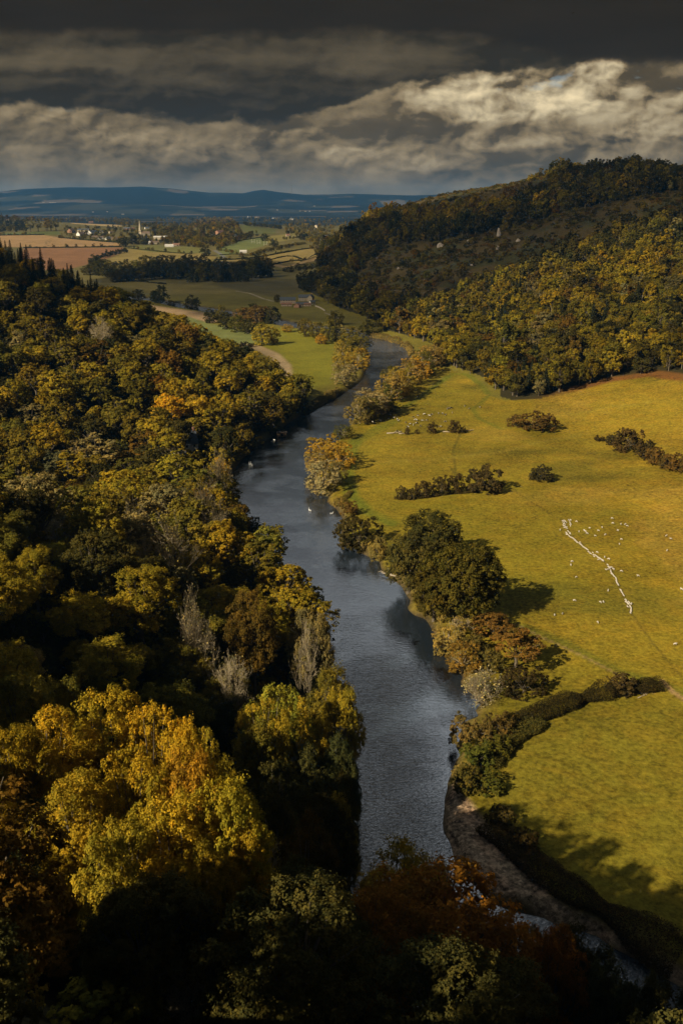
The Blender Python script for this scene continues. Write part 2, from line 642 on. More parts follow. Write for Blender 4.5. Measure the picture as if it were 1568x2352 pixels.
def limbs(mb, C, z_fork, r0, g, share=0.5, lean=(0, 0)):
    """trunk and limbs reaching the clumps"""
    top = max(c[2] for c in C)
    base = [(0, 0, -1.0), (0.1 * g.normal(), 0.1 * g.normal(), z_fork * 0.5), (lean[0], lean[1], z_fork), (lean[0] * 1.5, lean[1] * 1.5, z_fork + (top - z_fork) * 0.55)]
    mb.tube(base, [r0 * 1.35, r0, r0 * 0.8, r0 * 0.25], 7)
    idx = g.permutation(len(C))[: max(3, int(len(C) * share))]
    for i in idx:
        c = C[i]
        z0 = z_fork * g.uniform(0.75, 1.2)
        z0 = min(z0, c[2] - 0.3)
        s = np.array([lean[0] * z0 / max(z_fork, 0.1), lean[1] * z0 / max(z_fork, 0.1), max(z0, 0.3)])
        c = c * np.array([1.12, 1.12, 1.0]) + np.array([0, 0, 0.07 * top])
        mid = s * 0.5 + c * 0.5 + np.array([g.normal() * 0.4, g.normal() * 0.4, 0.5])
        r = r0 * g.uniform(0.22, 0.42)
        mb.tube([s, mid, c], [r, r * 0.65, r * 0.2], 5, cap=False)


def broadleaf(seed, Rc=5.5, zc=9.0, rz=5.4, n_cl=46, n_leaf=5000, size=0.3, fork=4.0, r0=0.42, low=-0.4, **kw):
    V, F, rnd, C, rr = crown_arrays(Rc, zc, rz, n_cl, n_leaf, size, seed, low, **kw)
    mb = MB()
    limbs(mb, C, fork, r0, np.random.default_rng(seed + 500), 0.45)
    return (V, F, rnd), mb


def conifer(seed, Ht=20.0, Rb=3.6, n=4200, size=0.34):
    g = np.random.default_rng(seed)
    tiers = int(Ht * 1.3)
    P, Nn, Al, rn = [], [], [], []
    for t in range(tiers):
        f = t / (tiers - 1)
        z = 2.2 + (Ht - 2.2) * f
        r = Rb * (1 - f) ** 0.85 * g.uniform(0.8, 1.1) + 0.12
        nb = max(4, int(9 * (1 - f) + 4))
        off = g.uniform(0, 6.28)
        for b in range(nb):
            a = off + 6.283 * b / nb + g.normal() * 0.15
            L = r * g.uniform(0.7, 1.12)
            m = max(4, int(n / tiers / nb * (0.5 + 1.3 * (1 - f))))
            s = g.random(m) ** 0.7
            w = 0.28 * L * (1 - s * 0.7)
            side = g.uniform(-1, 1, m) * w
            d = np.array([math.cos(a), math.sin(a)])
            p = np.stack([d[0] * s * L - d[1] * side, d[1] * s * L + d[0] * side, z - 0.38 * L * s + 0.10 * L * s * s * 1.5 + g.normal(size=m) * 0.08], 1)
            P.append(p)
            Nn.append(np.stack([d[0] * 0.35 + 0 * s, d[1] * 0.35 + 0 * s, 1 + 0 * s], 1) + 0.4 * g.normal(size=(m, 3)))
            Al.append(np.tile([d[0], d[1], -0.5], (m, 1)))
            rn.append(np.clip(g.random() * 0.5 + 0.5 * s * g.random(m), 0, 1))
    P, Nn, Al, rn = (np.concatenate(q) for q in (P, Nn, Al, rn))
    V, F = leaf_quads(P, Nn, size, g, 0.4, Al)
    mb = MB()
    mb.tube([(0, 0, -1), (0, 0, Ht * 0.5), (0, 0, Ht)], [0.34, 0.2, 0.03], 6)
    return (V, F, rn), mb


def poplar(seed, Ht=24.0, Rc=4.0, n=2600, size=0.55):
    V, F, rnd, C, rr = crown_arrays(Rc, Ht * 0.58, Ht * 0.42, 46, n, size, seed, -0.95, inner=0.3)
    mb = MB()
    limbs(mb, C, Ht * 0.25, 0.5, np.random.default_rng(seed + 9), 0.3)
    return (V, F, rnd), mb


def bare_branches(seed, Ht=12.0, spread=0.5, r0=0.2, depth=6, thin=0.022, leafy=900):
    g = np.random.default_rng(seed)
    mb = MB()
    tips = []

    def grow(p, d, L, r, k):
        n = 3 if k < 4 else 2
        pts, rad = [p], [r]
        for i in range(n):
            d = d + 0.16 * g.normal(size=3) + np.array([0, 0, 0.05])
            d /= np.linalg.norm(d)
            p = p + d * L / n
            pts.append(p)
            rad.append(max(thin, r * (1 - 0.42 * (i + 1) / n)))
        mb.tube([tuple(q) for q in pts], rad, 5 if k < 2 else 3, cap=False)
        if k >= depth:
            tips.append(p)
            return
        for c in range(3 if k < 4 else 2 + (g.random() < 0.7)):
            t = pts[-1] if c == 0 else pts[g.integers(1, len(pts))]
            nd = d + spread * g.normal(size=3) * (0.5 if c == 0 else 0.95) + np.array([0, 0, 0.12])
            nd /= np.linalg.norm(nd)
            grow(t, nd, L * g.uniform(0.6, 0.82), rad[-1] * 0.72, k + 1)
    stems = 3
    for s in range(stems):
        a = g.uniform(0, 6.28)
        d = np.array([0.28 * math.cos(a), 0.28 * math.sin(a), 1.0])
        grow(np.array([0.25 * math.cos(a), 0.25 * math.sin(a), -0.5]), d / np.linalg.norm(d), Ht * 0.34, r0, 0)
    T = np.array(tips)
    k = g.integers(0, len(T), leafy)
    P = T[k] + g.normal(size=(leafy, 3)) * 0.35
    V, F = leaf_quads(P, g.normal(size=(leafy, 3)) + np.array([0, 0, 0.4]), 0.14, g)
    return (V, F, g.random(leafy)), mb


def make_pair(name, arrays, mb, leafmat, bark):
    V, F, rnd = arrays
    return mesh_np(name + '_crown', V, F, (leafmat,), fattr=rnd), mb.mesh(name + '_trunk', bark)


# individuals: crown mesh and trunk mesh, shared by their copies
def variants(name, fn, seeds, bark=BARK, **kw):
    return [make_pair(name, *fn(s, **kw), LEAF, bark) for s in seeds]


HERO = [make_pair('hero', *broadleaf(s, Rc=5.4, zc=8.6, rz=5.2, n_cl=n, n_leaf=36000, size=0.12, stray=0.12, pack=0.38, inner=0.3, per=26), LEAF, BARK)
        for s, n in ((21, 50), (22, 60), (23, 44), (24, 66), (25, 54))]
BEECH = [make_pair('beech', *broadleaf(s, Rc=5.6, zc=8.2, rz=6.6, n_cl=90, n_leaf=34000, size=0.13, low=-0.8, stray=0.22, up=0.2, inner=0.25, pack=0.3), LEAF, BARK) for s in (31, 32)]
MID = [make_pair('mid', *broadleaf(s, Rc=5.4, zc=8.8, rz=5.3, n_cl=n, n_leaf=10000, size=0.23, per=20, stray=0.12, low=-0.55), LEAF, BARK)
       for s, n in ((41, 42), (42, 52), (43, 60), (44, 38), (45, 48), (46, 56))]
TALL = [make_pair('tall', *broadleaf(s, Rc=4.3, zc=9.6, rz=7.0, n_cl=50, n_leaf=8000, size=0.24, stray=0.1, low=-0.75), LEAF, BARK) for s in (51, 52, 53)]
ROUND = [make_pair('round', *broadleaf(s, Rc=5.4, zc=6.4, rz=6.4, n_cl=60, n_leaf=9000, size=0.26, per=18, stray=0.08, low=-0.95, fork=2.0, inner=0.2), LEAF, BARK)
         for s in (55, 56, 57, 58)]
OAK = [make_pair('oak', *broadleaf(s, Rc=6.6, zc=6.8, rz=5.6, n_cl=84, n_leaf=26000, size=0.20, low=-0.75, stray=0.05, fork=2.6, r0=0.6), LEAF, BARK) for s in (61, 62)]
WILLOW = [make_pair('willow', *broadleaf(s, Rc=4.8, zc=5.2, rz=5.2, n_cl=48, n_leaf=11000, size=0.21, low=-0.92, stray=0.2, slim=0.4, fork=1.6, r0=0.4, droop=0.8), LEAF, BARK_PALE)
          for s in (71, 72, 73, 74)]
BUSH = [make_pair('bush', *broadleaf(s, Rc=2.6, zc=1.5, rz=1.9, n_cl=46, n_leaf=9000, size=0.11, low=-0.85, stray=0.08, pack=0.3, inner=0.4, fork=0.5, r0=0.12), LEAF, BARK) for s in (81, 82, 83, 84)]
SCRUB = [make_pair('scrub', *broadleaf(s, Rc=2.6, zc=1.2, rz=1.6, n_cl=40, n_leaf=7000, size=0.15, low=-0.85, stray=0.2, pack=0.3, slim=0.28, fork=0.4, r0=0.1, up=0.1), LEAF, BARK) for s in (85, 86)]
CON = variants('conifer', conifer, (91, 92, 93))
POP = variants('poplar', poplar, (95, 96))
BARE = [make_pair('bare', *bare_branches(s, Ht=h), LEAF, BARK_PALE) for s, h in ((101, 12), (102, 13), (103, 11))]
BARE_SCRUB = [make_pair('bare_scrub', *bare_branches(s, Ht=5.2, spread=0.75, r0=0.12, thin=0.016, depth=6, leafy=500), LEAF, BARK_PALE) for s in (105, 106)]

# for the woods that read as one mass: light one-mesh trees kept in a collection of their own
WOODS = bpy.data.collections.new('wood_sources')


def light_tree(name, arrays, mb):
    V, F, rnd = arrays
    tv = np.array(mb.v, float)
    n4 = np.array(mb.f4)
    me = mesh_np(name, np.concatenate([V, tv]), [F, n4 + len(V)], (LEAF_I, BARK), midx=[0] * len(F) + [1] * len(n4),
                 fattr=np.concatenate([rnd, np.zeros(len(n4))]))
    o = bpy.data.objects.new(name, me)
    WOODS.objects.link(o)


for i, (s, n) in enumerate(((141, 36), (142, 44), (143, 50), (144, 40))):
    light_tree('wood_0%d' % i, *broadleaf(s, Rc=5.4, zc=8.0, rz=6.0, n_cl=n, n_leaf=7500, size=0.29, per=16, low=-0.85, stray=0.08))
for i, (s, n) in enumerate(((151, 30), (152, 36), (153, 42))):
    light_tree('wood_1%d' % i, *broadleaf(s, Rc=5.4, zc=7.4, rz=6.4, n_cl=n, n_leaf=2800, size=0.50, per=9, low=-0.9, stray=0.08))
light_tree('wood_20', *conifer(160, n=1700, size=0.6))
light_tree('wood_21', *conifer(161, Ht=17, n=1500, size=0.6))
for i, s in enumerate((171, 172)):
    light_tree('wood_3%d' % i, *broadleaf(s, Rc=2.8, zc=1.5, rz=2.0, n_cl=16, n_leaf=600, size=0.38, per=8, low=-0.6, stray=0.15, fork=0.5, r0=0.1))
for i, (s, n) in enumerate(((181, 50), (182, 60))):
    light_tree('wood_4%d' % i, *broadleaf(s, Rc=5.4, zc=8.4, rz=5.6, n_cl=n, n_leaf=24000, size=0.15, low=-0.7, stray=0.1))
for i, s in enumerate((185, 186)):
    light_tree('wood_5%d' % i, *broadleaf(s, Rc=2.8, zc=1.5, rz=2.0, n_cl=30, n_leaf=5000, size=0.13, low=-0.6, stray=0.15, fork=0.5, r0=0.1))
W_HERO, W_BRUSH = (11, 12), (13, 14)
W_NEAR, W_FAR, W_CON, W_BUSH = (0, 1, 2, 3), (4, 5, 6), (7, 8), (9, 10)


def scatter(name, pts, label, cat, group=None):
    """one object of instanced trees; pts: list of (x, y, z, source, turn, width, height, (r, g, b))"""
    n = len(pts)
    me = bpy.data.meshes.new(name)
    me.vertices.add(n)
    me.vertices.foreach_set('co', np.array([p[:3] for p in pts], np.float32).ravel())
    for nm, ty, vals, key in (('src', 'INT', [p[3] for p in pts], 'value'), ('turn', 'FLOAT', [p[4] for p in pts], 'value'),
                              ('size', 'FLOAT_VECTOR', [(p[5], p[5], p[6]) for p in pts], 'vector'),
                              ('tint', 'FLOAT_COLOR', [tuple(p[7]) + (1.0,) for p in pts], 'color')):
        a = me.attributes.new(nm, ty, 'POINT')
        a.data.foreach_set(key, np.array(vals, np.int32 if ty == 'INT' else np.float32).ravel())
    o = bpy.data.objects.new(name, me)
    COL.objects.link(o)
    ng = bpy.data.node_groups.new(name + '_nodes', 'GeometryNodeTree')
    ng.interface.new_socket('Geometry', in_out='INPUT', socket_type='NodeSocketGeometry')
    ng.interface.new_socket('Geometry', in_out='OUTPUT', socket_type='NodeSocketGeometry')
    N, L = ng.nodes, ng.links
    gi, go = N.new('NodeGroupInput'), N.new('NodeGroupOutput')
    inst = N.new('GeometryNodeInstanceOnPoints')
    ci = N.new('GeometryNodeCollectionInfo')
    ci.inputs['Collection'].default_value = WOODS
    ci.inputs['Separate Children'].default_value = True
    ci.inputs['Reset Children'].default_value = True

    def named(nm, ty):
        q = N.new('GeometryNodeInputNamedAttribute')
        q.data_type = ty
        q.inputs['Name'].default_value = nm
        return q.outputs['Attribute']
    cx = N.new('ShaderNodeCombineXYZ')
    L.new(named('turn', 'FLOAT'), cx.inputs[2])
    L.new(gi.outputs[0], inst.inputs['Points'])
    L.new(ci.outputs[0], inst.inputs['Instance'])
    inst.inputs['Pick Instance'].default_value = True
    L.new(named('src', 'INT'), inst.inputs['Instance Index'])
    L.new(cx.outputs[0], inst.inputs['Rotation'])
    L.new(named('size', 'FLOAT_VECTOR'), inst.inputs['Scale'])
    L.new(inst.outputs[0], go.inputs[0])
    md = o.modifiers.new('trees', 'NODES')
    md.node_group = ng
    return tag(o, label, cat, group, 'stuff')


def plant(name, pair, x, y, w=1.0, h=None, rz=None, tint=(0.1, 0.1, 0.02), label=None, cat='tree', group=None, dz=0.0):
    """one tree or bush: an Empty at its foot with trunk and crown"""
    h = w if h is None else h
    e = empty(name, (x, y, H1(x, y) - 0.2 + dz), random.uniform(0, 6.28) if rz is None else rz, label, cat, group, (w, w, h))
    c = link('crown', pair[0], e)
    c.color = tuple(tint) + (1.0,)
    link('trunk', pair[1], e)
    return e
# ------------------------------------------------------------------ land use, surveyed as outlines on the land
def crop(pts, x0=0.0, y0=395.0, k=0.5003):
    return [(x0 + k * a, y0 + k * b) for a, b in pts]


FIELDS = [  # (outline, colour, row contrast, soft edge in m)
    (crop([(-300, 293), (200, 290), (270, 300), (545, 323), (560, 343), (-300, 346)]), (0.29, 0.185, 0.08), 6),
    (crop([(110, 350), (565, 347), (585, 365), (500, 395), (400, 425), (300, 450), (100, 450), (-400, 430), (-400, 352)]), (0.21, 0.110, 0.050), 5),
    (crop([(-300, 290), (270, 272), (285, 288), (200, 290)]), (0.095, 0.105, 0.03), 6),
    (crop([(500, 400), (585, 352), (700, 340), (880, 350), (960, 380), (1000, 395), (840, 422), (700, 428), (480, 440)]), (0.215, 0.165, 0.05), 10),
    (crop([(590, 350), (640, 335), (800, 338), (900, 345), (970, 372), (880, 374), (700, 368)]), (0.13, 0.125, 0.035), 8),
    (crop([(1010, 350), (1090, 320), (1200, 300), (1290, 298), (1210, 340), (1130, 360), (1060, 380), (1000, 390)]), (0.12, 0.135, 0.042), 8),
    (crop([(1100, 245), (1270, 260), (1262, 285), (1180, 285), (1120, 272)]), (0.095, 0.10, 0.028), 8),
    (crop([(1210, 300), (1380, 278), (1385, 300), (1300, 318), (1230, 325)]), (0.19, 0.16, 0.045), 8),
    (crop([(985, 408), (1140, 400), (1500, 343), (1506, 360), (1200, 405), (1000, 418)]), (0.22, 0.165, 0.052), 6),
    (crop([(1205, 411), (1508, 363), (1508, 386), (1235, 428), (1010, 440), (1000, 420)]), (0.34, 0.235, 0.10), 5),
    (crop([(1235, 432), (1490, 398), (1475, 446), (1250, 462)]), (0.13, 0.11, 0.032), 6),
    (crop([(310, 226), (560, 246), (550, 253), (330, 237)]), (0.33, 0.24, 0.11), 6),
    (crop([(0, 212), (80, 210), (80, 222), (0, 222)]), (0.22, 0.15, 0.07), 6),
    (crop([(520, 505), (700, 500), (760, 512), (1000, 520), (1100, 548), (1000, 560), (700, 560), (640, 540), (540, 525)]), (0.185, 0.15, 0.04), 14),
    (crop([(1000, 520), (1200, 480), (1450, 450), (1430, 520), (1280, 575), (1100, 545)]), (0.105, 0.088, 0.03), 12),
    ([(322, 697), (470, 718), (505, 740), (480, 742), (400, 722), (330, 706)], (0.30, 0.205, 0.105), 4),
    ([(430, 726), (480, 742), (580, 765), (590, 790), (500, 792), (420, 760)], (0.15, 0.165, 0.05), 4),
    ([(585, 770), (640, 752), (700, 758), (770, 775), (765, 830), (764, 880), (720, 895), (680, 905), (660, 880), (672, 845), (640, 810), (590, 792)], (0.165, 0.155, 0.016), 4),
    ([(505, 789), (560, 789), (600, 795), (640, 812), (668, 838), (672, 868), (655, 872), (648, 848), (620, 822), (585, 803), (510, 796)], (0.33, 0.245, 0.13), 2.5),
    (crop([(700, 215), (840, 222), (930, 212), (930, 222), (850, 236), (700, 228)], 0, 395), (0.26, 0.22, 0.13), 12),
    (crop([(1400, 205), (1520, 203), (1520, 213), (1420, 214)]), (0.24, 0.19, 0.11), 12),
    (crop([(1040, 118), (1200, 112), (1225, 128), (1100, 136)]), (0.13, 0.085, 0.065), 60),
]
BRACKEN = [[(800, 640), (880, 560), (1000, 560), (1120, 530), (1300, 490), (1568, 440), (1568, 500), (1430, 530), (1300, 575), (1150, 640), (1010, 690), (900, 690), (830, 680)],
           [(940, 470), (965, 446), (1060, 426), (1180, 404), (1200, 412), (1195, 428), (1100, 458), (960, 492)]]
GRASS_TOP = [(1130, 421), (1175, 411), (1190, 414), (1184, 425), (1140, 432)]
TRACKS = [  # trodden or mown lines: (points, half width m, colour, strength)
    ([(798, 1075), (800, 1105), (815, 1145), (850, 1180), (900, 1205)], 1.6, (0.10, 0.125, 0.014), 0.7),
    ([(818, 1010), (800, 1050), (798, 1100), (806, 1135), (840, 1172), (895, 1200)], 3.6, (0.125, 0.135, 0.014), 0.75),
    ([(905, 965), (870, 985), (830, 1005), (818, 1015)], 4.5, (0.13, 0.14, 0.015), 0.6),
    ([(1010, 880), (1040, 858), (1075, 860), (1105, 885), (1120, 905)], 2.5, (0.12, 0.13, 0.015), 0.7),
    ([(930, 935), (975, 905), (1030, 862)], 2.2, (0.10, 0.115, 0.014), 0.7),
    ([(1120, 910), (1085, 940), (1100, 962), (1150, 985)], 1.8, (0.11, 0.12, 0.014), 0.6),
    ([(1150, 985), (1250, 960), (1400, 935), (1568, 915)], 1.5, (0.24, 0.19, 0.03), 0.4),
    ([(1035, 1075), (1046, 1090), (1040, 1035), (1050, 1010), (1058, 992)], 0.7, (0.10, 0.085, 0.012), 0.7),
    ([(860, 1062), (1000, 1055), (1140, 1040), (1250, 1012), (1330, 1000)], 2.0, (0.25, 0.195, 0.03), 0.45),
    ([(1150, 1430), (1200, 1440), (1300, 1480), (1420, 1545), (1520, 1572), (1568, 1590)], 2.2, (0.12, 0.12, 0.014), 0.75),
    ([(1180, 1432), (1240, 1462), (1340, 1508), (1430, 1556), (1500, 1590)], 0.5, (0.30, 0.20, 0.09), 0.5),
    ([(1520, 1565), (1545, 1590), (1568, 1605)], 0.8, (0.36, 0.23, 0.11), 0.7),
    ([(1170, 1120), (1230, 1160), (1290, 1195), (1310, 1230), (1370, 1275), (1405, 1310), (1430, 1370), (1450, 1410), (1500, 1480), (1568, 1560)], 0.40, (0.095, 0.072, 0.014), 0.55),
    ([(539, 668), (575, 674), (605, 686), (627, 692)], 2.0, (0.32, 0.27, 0.19), 0.9),
    ([(747, 719), (765, 726), (785, 734)], 1.6, (0.28, 0.23, 0.16), 0.8),
    (crop([(985, 360), (1010, 375), (1030, 392)]), 4.0, (0.14, 0.14, 0.14), 0.9),
    (crop([(210, 340), (215, 318), (240, 300)]), 1.2, (0.14, 0.10, 0.04), 0.8),
    (crop([(222, 340), (228, 318), (252, 300)]), 1.2, (0.14, 0.10, 0.04), 0.6),
]
GRAVEL = [(1022, 1850), (1040, 1800), (1052, 1790), (1066, 1830), (1090, 1870), (1150, 1930), (1210, 1990), (1262, 2060), (1180, 2070), (1100, 2040),
          (1050, 1985), (1030, 1930)]
GRAVEL2 = [(1262, 2060), (1200, 2060), (1240, 2110), (1330, 2140), (1440, 2190), (1568, 2285), (1568, 2245), (1460, 2175), (1380, 2130)]

F_W = [(hits(p), c, s) for p, c, s in FIELDS]
BR_W = [hits(BRACKEN[0]), [(112, 1640), (190, 1520), (262, 1410), (305, 1420), (350, 1600), (330, 1850), (180, 2000), (60, 1900)]]
GT_W = hits(GRASS_TOP)
TR_W = [(hits(p), w, c, s) for p, w, c, s in TRACKS]
GR_W = [hits(GRAVEL), hits(GRAVEL2)]


def mixc(c, col, w):
    return c * (1 - w[:, None]) + np.array(col)[None, :] * w[:, None]


def bracken_mask(x, y):
    m = np.zeros(np.shape(x))
    for b in BR_W:
        if len(b) > 2:
            m = np.maximum(m, sstep(25, -25, sdist(x, y, b) + 40 * (fbm(x / 60, y / 60, 77, 3) - 0.5)))
    return m


# the woods: True where trees grow close together
def wood_left(x, y):
    f, l, r = land(x, y)
    lim_ = np.interp(x, [-260, -215, -185, -140, -115, -95, -50, -28, 0, 20], [930, 860, 806, 762, 722, 703, 646, 612, 590, 560])
    return (l > f + 0.6) & (y < lim_)


def wood_right(x, y):
    f, l, r = land(x, y)
    return (r > f + 2.2) & (y < 2300) & (y > 560)


MEADOW_EDGE = hits([(1568, 868), (1500, 858), (1400, 872), (1330, 890), (1240, 915), (1160, 922), (1118, 908), (1105, 885), (1060, 858), (1010, 842)])
MEADOW = MEADOW_EDGE + [(60, 700), (0, 560), (-40, 440), (0, 300), (20, 160), (120, 60), (400, 100), (420, 420), (330, 560)]

# ------------------------------------------------------------------ ground
ang = np.concatenate([np.linspace(-180, -60, 40, endpoint=False), np.linspace(-60, -26, 60, endpoint=False), np.linspace(-26, 26, 560, endpoint=False),
                      np.linspace(26, 60, 60, endpoint=False), np.linspace(60, 180, 40, endpoint=False)])
rad = np.concatenate([np.arange(4, 60, 4.0), 60 * 1.0062 ** np.arange(0, 900)])
rad = np.concatenate([rad, [rad[-1] * 1.06, rad[-1] * 1.16]])
na, nr = len(ang), len(rad)
AA, RR = np.meshgrid(np.radians(ang), rad)
GX, GY = (RR * np.sin(AA)).ravel(), (RR * np.cos(AA)).ravel()
GZ = np.concatenate([H(GX[i:i + 60000], GY[i:i + 60000]) for i in range(0, len(GX), 60000)])
GZ = np.where(RR.ravel() > 15200, -60.0, GZ)
vis = (np.abs(np.degrees(AA.ravel())) < 34)

gc = np.tile(np.array([0.155, 0.132, 0.022]), (len(GX), 1))
n1 = fbm(GX / 160, GY / 160, 31, 3)
n2 = fbm(GX / 38, GY / 38, 32, 3)
far_w = sstep(1250, 1600, GY)
gc = mixc(gc, (0.12, 0.10, 0.03), far_w)
# the big meadow: golden on the dry rise, greener towards the river
mead = (sdist(GX, GY, MEADOW) < 0)
gold = np.clip(0.52 + 0.9 * (n1 - 0.5) + 0.55 * (n2 - 0.5) + 0.4 * sstep(60, 190, GX) * sstep(230, 420, GY), 0, 1)
mc = np.array([0.165, 0.142, 0.012])[None] * (1 - gold[:, None]) + np.array([0.265, 0.180, 0.018])[None] * gold[:, None]
gc = np.where(mead[:, None], mc, gc)
tex = np.where(mead, 1.0, 0.5)
damp = sstep(0.56, 0.70, fbm(GX / 75, GY / 48, 131, 4)) * mead
gc = mixc(gc, (0.098, 0.092, 0.012), 0.55 * damp)
bald = sstep(0.60, 0.74, fbm(GX / 46 + 9, GY / 40, 137, 4)) * mead * sstep(40, 130, GX)
gc = mixc(gc, (0.31, 0.205, 0.035), 0.45 * bald)
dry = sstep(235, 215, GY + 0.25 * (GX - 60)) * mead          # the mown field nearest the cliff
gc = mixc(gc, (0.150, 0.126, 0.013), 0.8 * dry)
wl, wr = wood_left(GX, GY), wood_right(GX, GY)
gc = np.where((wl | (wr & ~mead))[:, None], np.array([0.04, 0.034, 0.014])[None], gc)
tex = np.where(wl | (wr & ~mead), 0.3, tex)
bm = bracken_mask(GX, GY) * wr
gc = mixc(gc, (0.078, 0.058, 0.019), bm)
gc = mixc(gc, (0.055, 0.052, 0.018), bm * sstep(0.52, 0.62, fbm(GX / 45, GY / 45, 81, 3)))
tex = np.where(bm > 0.5, 1.0, tex)
gc = mixc(gc, (0.24, 0.19, 0.05), sstep(8, -8, sdist(GX, GY, GT_W)))
# rough bracken strip along the wood edge
edge_d = seg_dist(GX, GY, MEADOW_EDGE[:6])
gc = mixc(gc, (0.16, 0.075, 0.02), sstep(9, 4, edge_d + 6 * (n2 - 0.5)) * sstep(120, 175, GX))
for poly, col, soft in F_W:
    if len(poly) > 2:
        cx, cy = np.mean([p[0] for p in poly]), np.mean([p[1] for p in poly])
        rr_ = max(math.hypot(p[0] - cx, p[1] - cy) for p in poly) + 60
        k = (np.abs(GX - cx) < rr_) & (np.abs(GY - cy) < rr_) & vis
        w = np.zeros(len(GX))
        w[k] = sstep(soft, -soft, sdist(GX[k], GY[k], poly))
        gc = mixc(gc, col, w)
        tex = np.where(w > 0.5, 0.55, tex)
for line, hw, col, st in TR_W:
    if len(line) > 1:
        k = vis & (GY < 3500)
        w = np.zeros(len(GX))
        w[k] = st * sstep(hw * 1.5, hw * 0.6, seg_dist(GX[k], GY[k], line))
        gc = mixc(gc, col, w)
# plain and hills beyond: a patchwork of small fields among woods
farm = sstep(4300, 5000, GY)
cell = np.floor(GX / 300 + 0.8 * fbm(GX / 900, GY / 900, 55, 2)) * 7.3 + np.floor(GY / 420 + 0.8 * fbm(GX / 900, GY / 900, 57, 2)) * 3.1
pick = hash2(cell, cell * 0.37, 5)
pc = np.where((pick > 0.80)[:, None], np.array([[0.100, 0.080, 0.055]]), np.where((pick > 0.5)[:, None], np.array([[0.040, 0.040, 0.026]]), np.array([[0.022, 0.024, 0.018]])))  # far ground tinted dark in place of cloud shade
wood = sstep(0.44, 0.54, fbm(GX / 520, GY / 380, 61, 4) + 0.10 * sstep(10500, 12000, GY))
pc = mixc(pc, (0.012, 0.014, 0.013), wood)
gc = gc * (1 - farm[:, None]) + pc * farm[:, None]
# banks and shingle
sd_r = np.full(len(GX), 1e3)
sd_r = river_sd(GX, GY)
bk = fbm(GX / 9, GY / 9, 141, 3)
gc = mixc(gc, (0.115, 0.088, 0.026), sstep(5.5, 1.0, sd_r + 7.0 * (bk - 0.5)) * 0.85)
gc = mixc(gc, (0.060, 0.046, 0.024), sstep(1.6, 0.2, sd_r + 2.0 * (bk - 0.5)) * 0.8)
for g_ in GR_W:
    w = sstep(1.6, -0.8, sdist(GX, GY, g_) + 2.5 * (fbm(GX / 4, GY / 4, 91, 3) - 0.5)) * (GY < 300)
    gc = mixc(gc, (0.27, 0.195, 0.125), w)
    tex = np.where(w > 0.5, 2.0, tex)
gc = mixc(gc, (0.05, 0.042, 0.03), sstep(0.5, -1.5, sd_r))
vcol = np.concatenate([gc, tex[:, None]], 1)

ii = np.arange(nr - 1)[:, None] * na
jj = np.arange(na)[None, :]
j2 = (jj + 1) % na
quads = np.stack([ii + jj, ii + j2, ii + na + j2, ii + na + jj], -1).reshape(-1, 4)[:, ::-1]
V = np.stack([GX, GY, GZ], 1)
V = np.concatenate([V, [[0, 0, H1(0, 0.01)]]])
vcol = np.concatenate([vcol, [[0.05, 0.045, 0.02, 0.3]]])
fan = np.stack([np.full(na, len(V) - 1), np.arange(na), (np.arange(na) + 1) % na], 1)[:, ::-1]

m, b = new_mat('ground')
nt = X.nt
a = nt.nodes.new('ShaderNodeAttribute')
a.attribute_name = 'Col'
geo = nt.nodes.new('ShaderNodeNewGeometry').outputs['Position']
al = X(a.outputs['Alpha'])
sx, sy, sz = xsplit(geo)
st = xvec(sx * 0.8 + sy * 0.35, sy * 1.0 - sx * 0.3, sz)
fine = xnoise(geo, 0.75, 4, 0.75)
med = xnoise(st, 0.28, 4, 0.65, 0.4)
big = xnoise(geo, 0.028, 5, 0.62, 0.3)
huge = xnoise(geo, 0.004, 4, 0.6)
k = (fine - 0.5) * 2.6 + (med - 0.5) * 0.9 + (big - 0.5) * 1.25 + (huge - 0.5) * 0.9
g = 1.0 + k * (0.30 + 0.75 * al)
g = X.m('MAXIMUM', g, 0.25)
c = xmix(1.0, a.outputs['Color'], xvec(g, g, g), 'MULTIPLY')
# tussocks: dry straw against green; dark specks paint in the tuft shadows
dryf = xstep(0.40, 0.66, xnoise(st, 0.11, 5, 0.7, 0.6))
c = xmix(dryf * X.m('MINIMUM', al, 1.0) * 0.55, c, xmix(1.0, c, (1.24, 1.02, 0.95), 'MULTIPLY'))
tuss_shade = xstep(0.50, 0.74, xnoise(st, 0.62, 5, 0.75, 1.2)) * xstep(0.40, 0.62, xnoise(geo, 0.02, 4, 0.6)) * X.m('MINIMUM', al, 1.0)
c = xmix(tuss_shade * 0.55, c, xmix(1.0, c, (0.50, 0.60, 0.62), 'MULTIPLY'))
# stones where the shingle is
stone = xstep(1.4, 1.9, al)
vor = nt.nodes.new('ShaderNodeTexVoronoi')
vor.inputs['Scale'].default_value = 1.6
wire(geo, vor.inputs['Vector'])
vr, vg, vb = xsplit(vor.outputs['Color'])
c = xmix(stone, c, xmix(1.0, c, xvec(0.55 + vr * 0.9, 0.55 + vr * 0.88, 0.55 + vr * 0.85), 'MULTIPLY'))
wire(c, b.inputs['Base Color'])
b.inputs['Roughness'].default_value = 0.95
b.inputs['Specular IOR Level'].default_value = 0.05
bmp = nt.nodes.new('ShaderNodeBump')
bmp.inputs['Strength'].default_value = 0.7
bmp.inputs['Distance'].default_value = 0.6
wire(fine * 0.5 + med, bmp.inputs['Height'])
wire(bmp.outputs[0], b.inputs['Normal'])
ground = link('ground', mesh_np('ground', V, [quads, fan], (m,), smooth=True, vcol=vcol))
tag(ground, 'valley floor and slopes of golden green meadow, fields, bracken and woodland soil', 'ground', kind='structure')

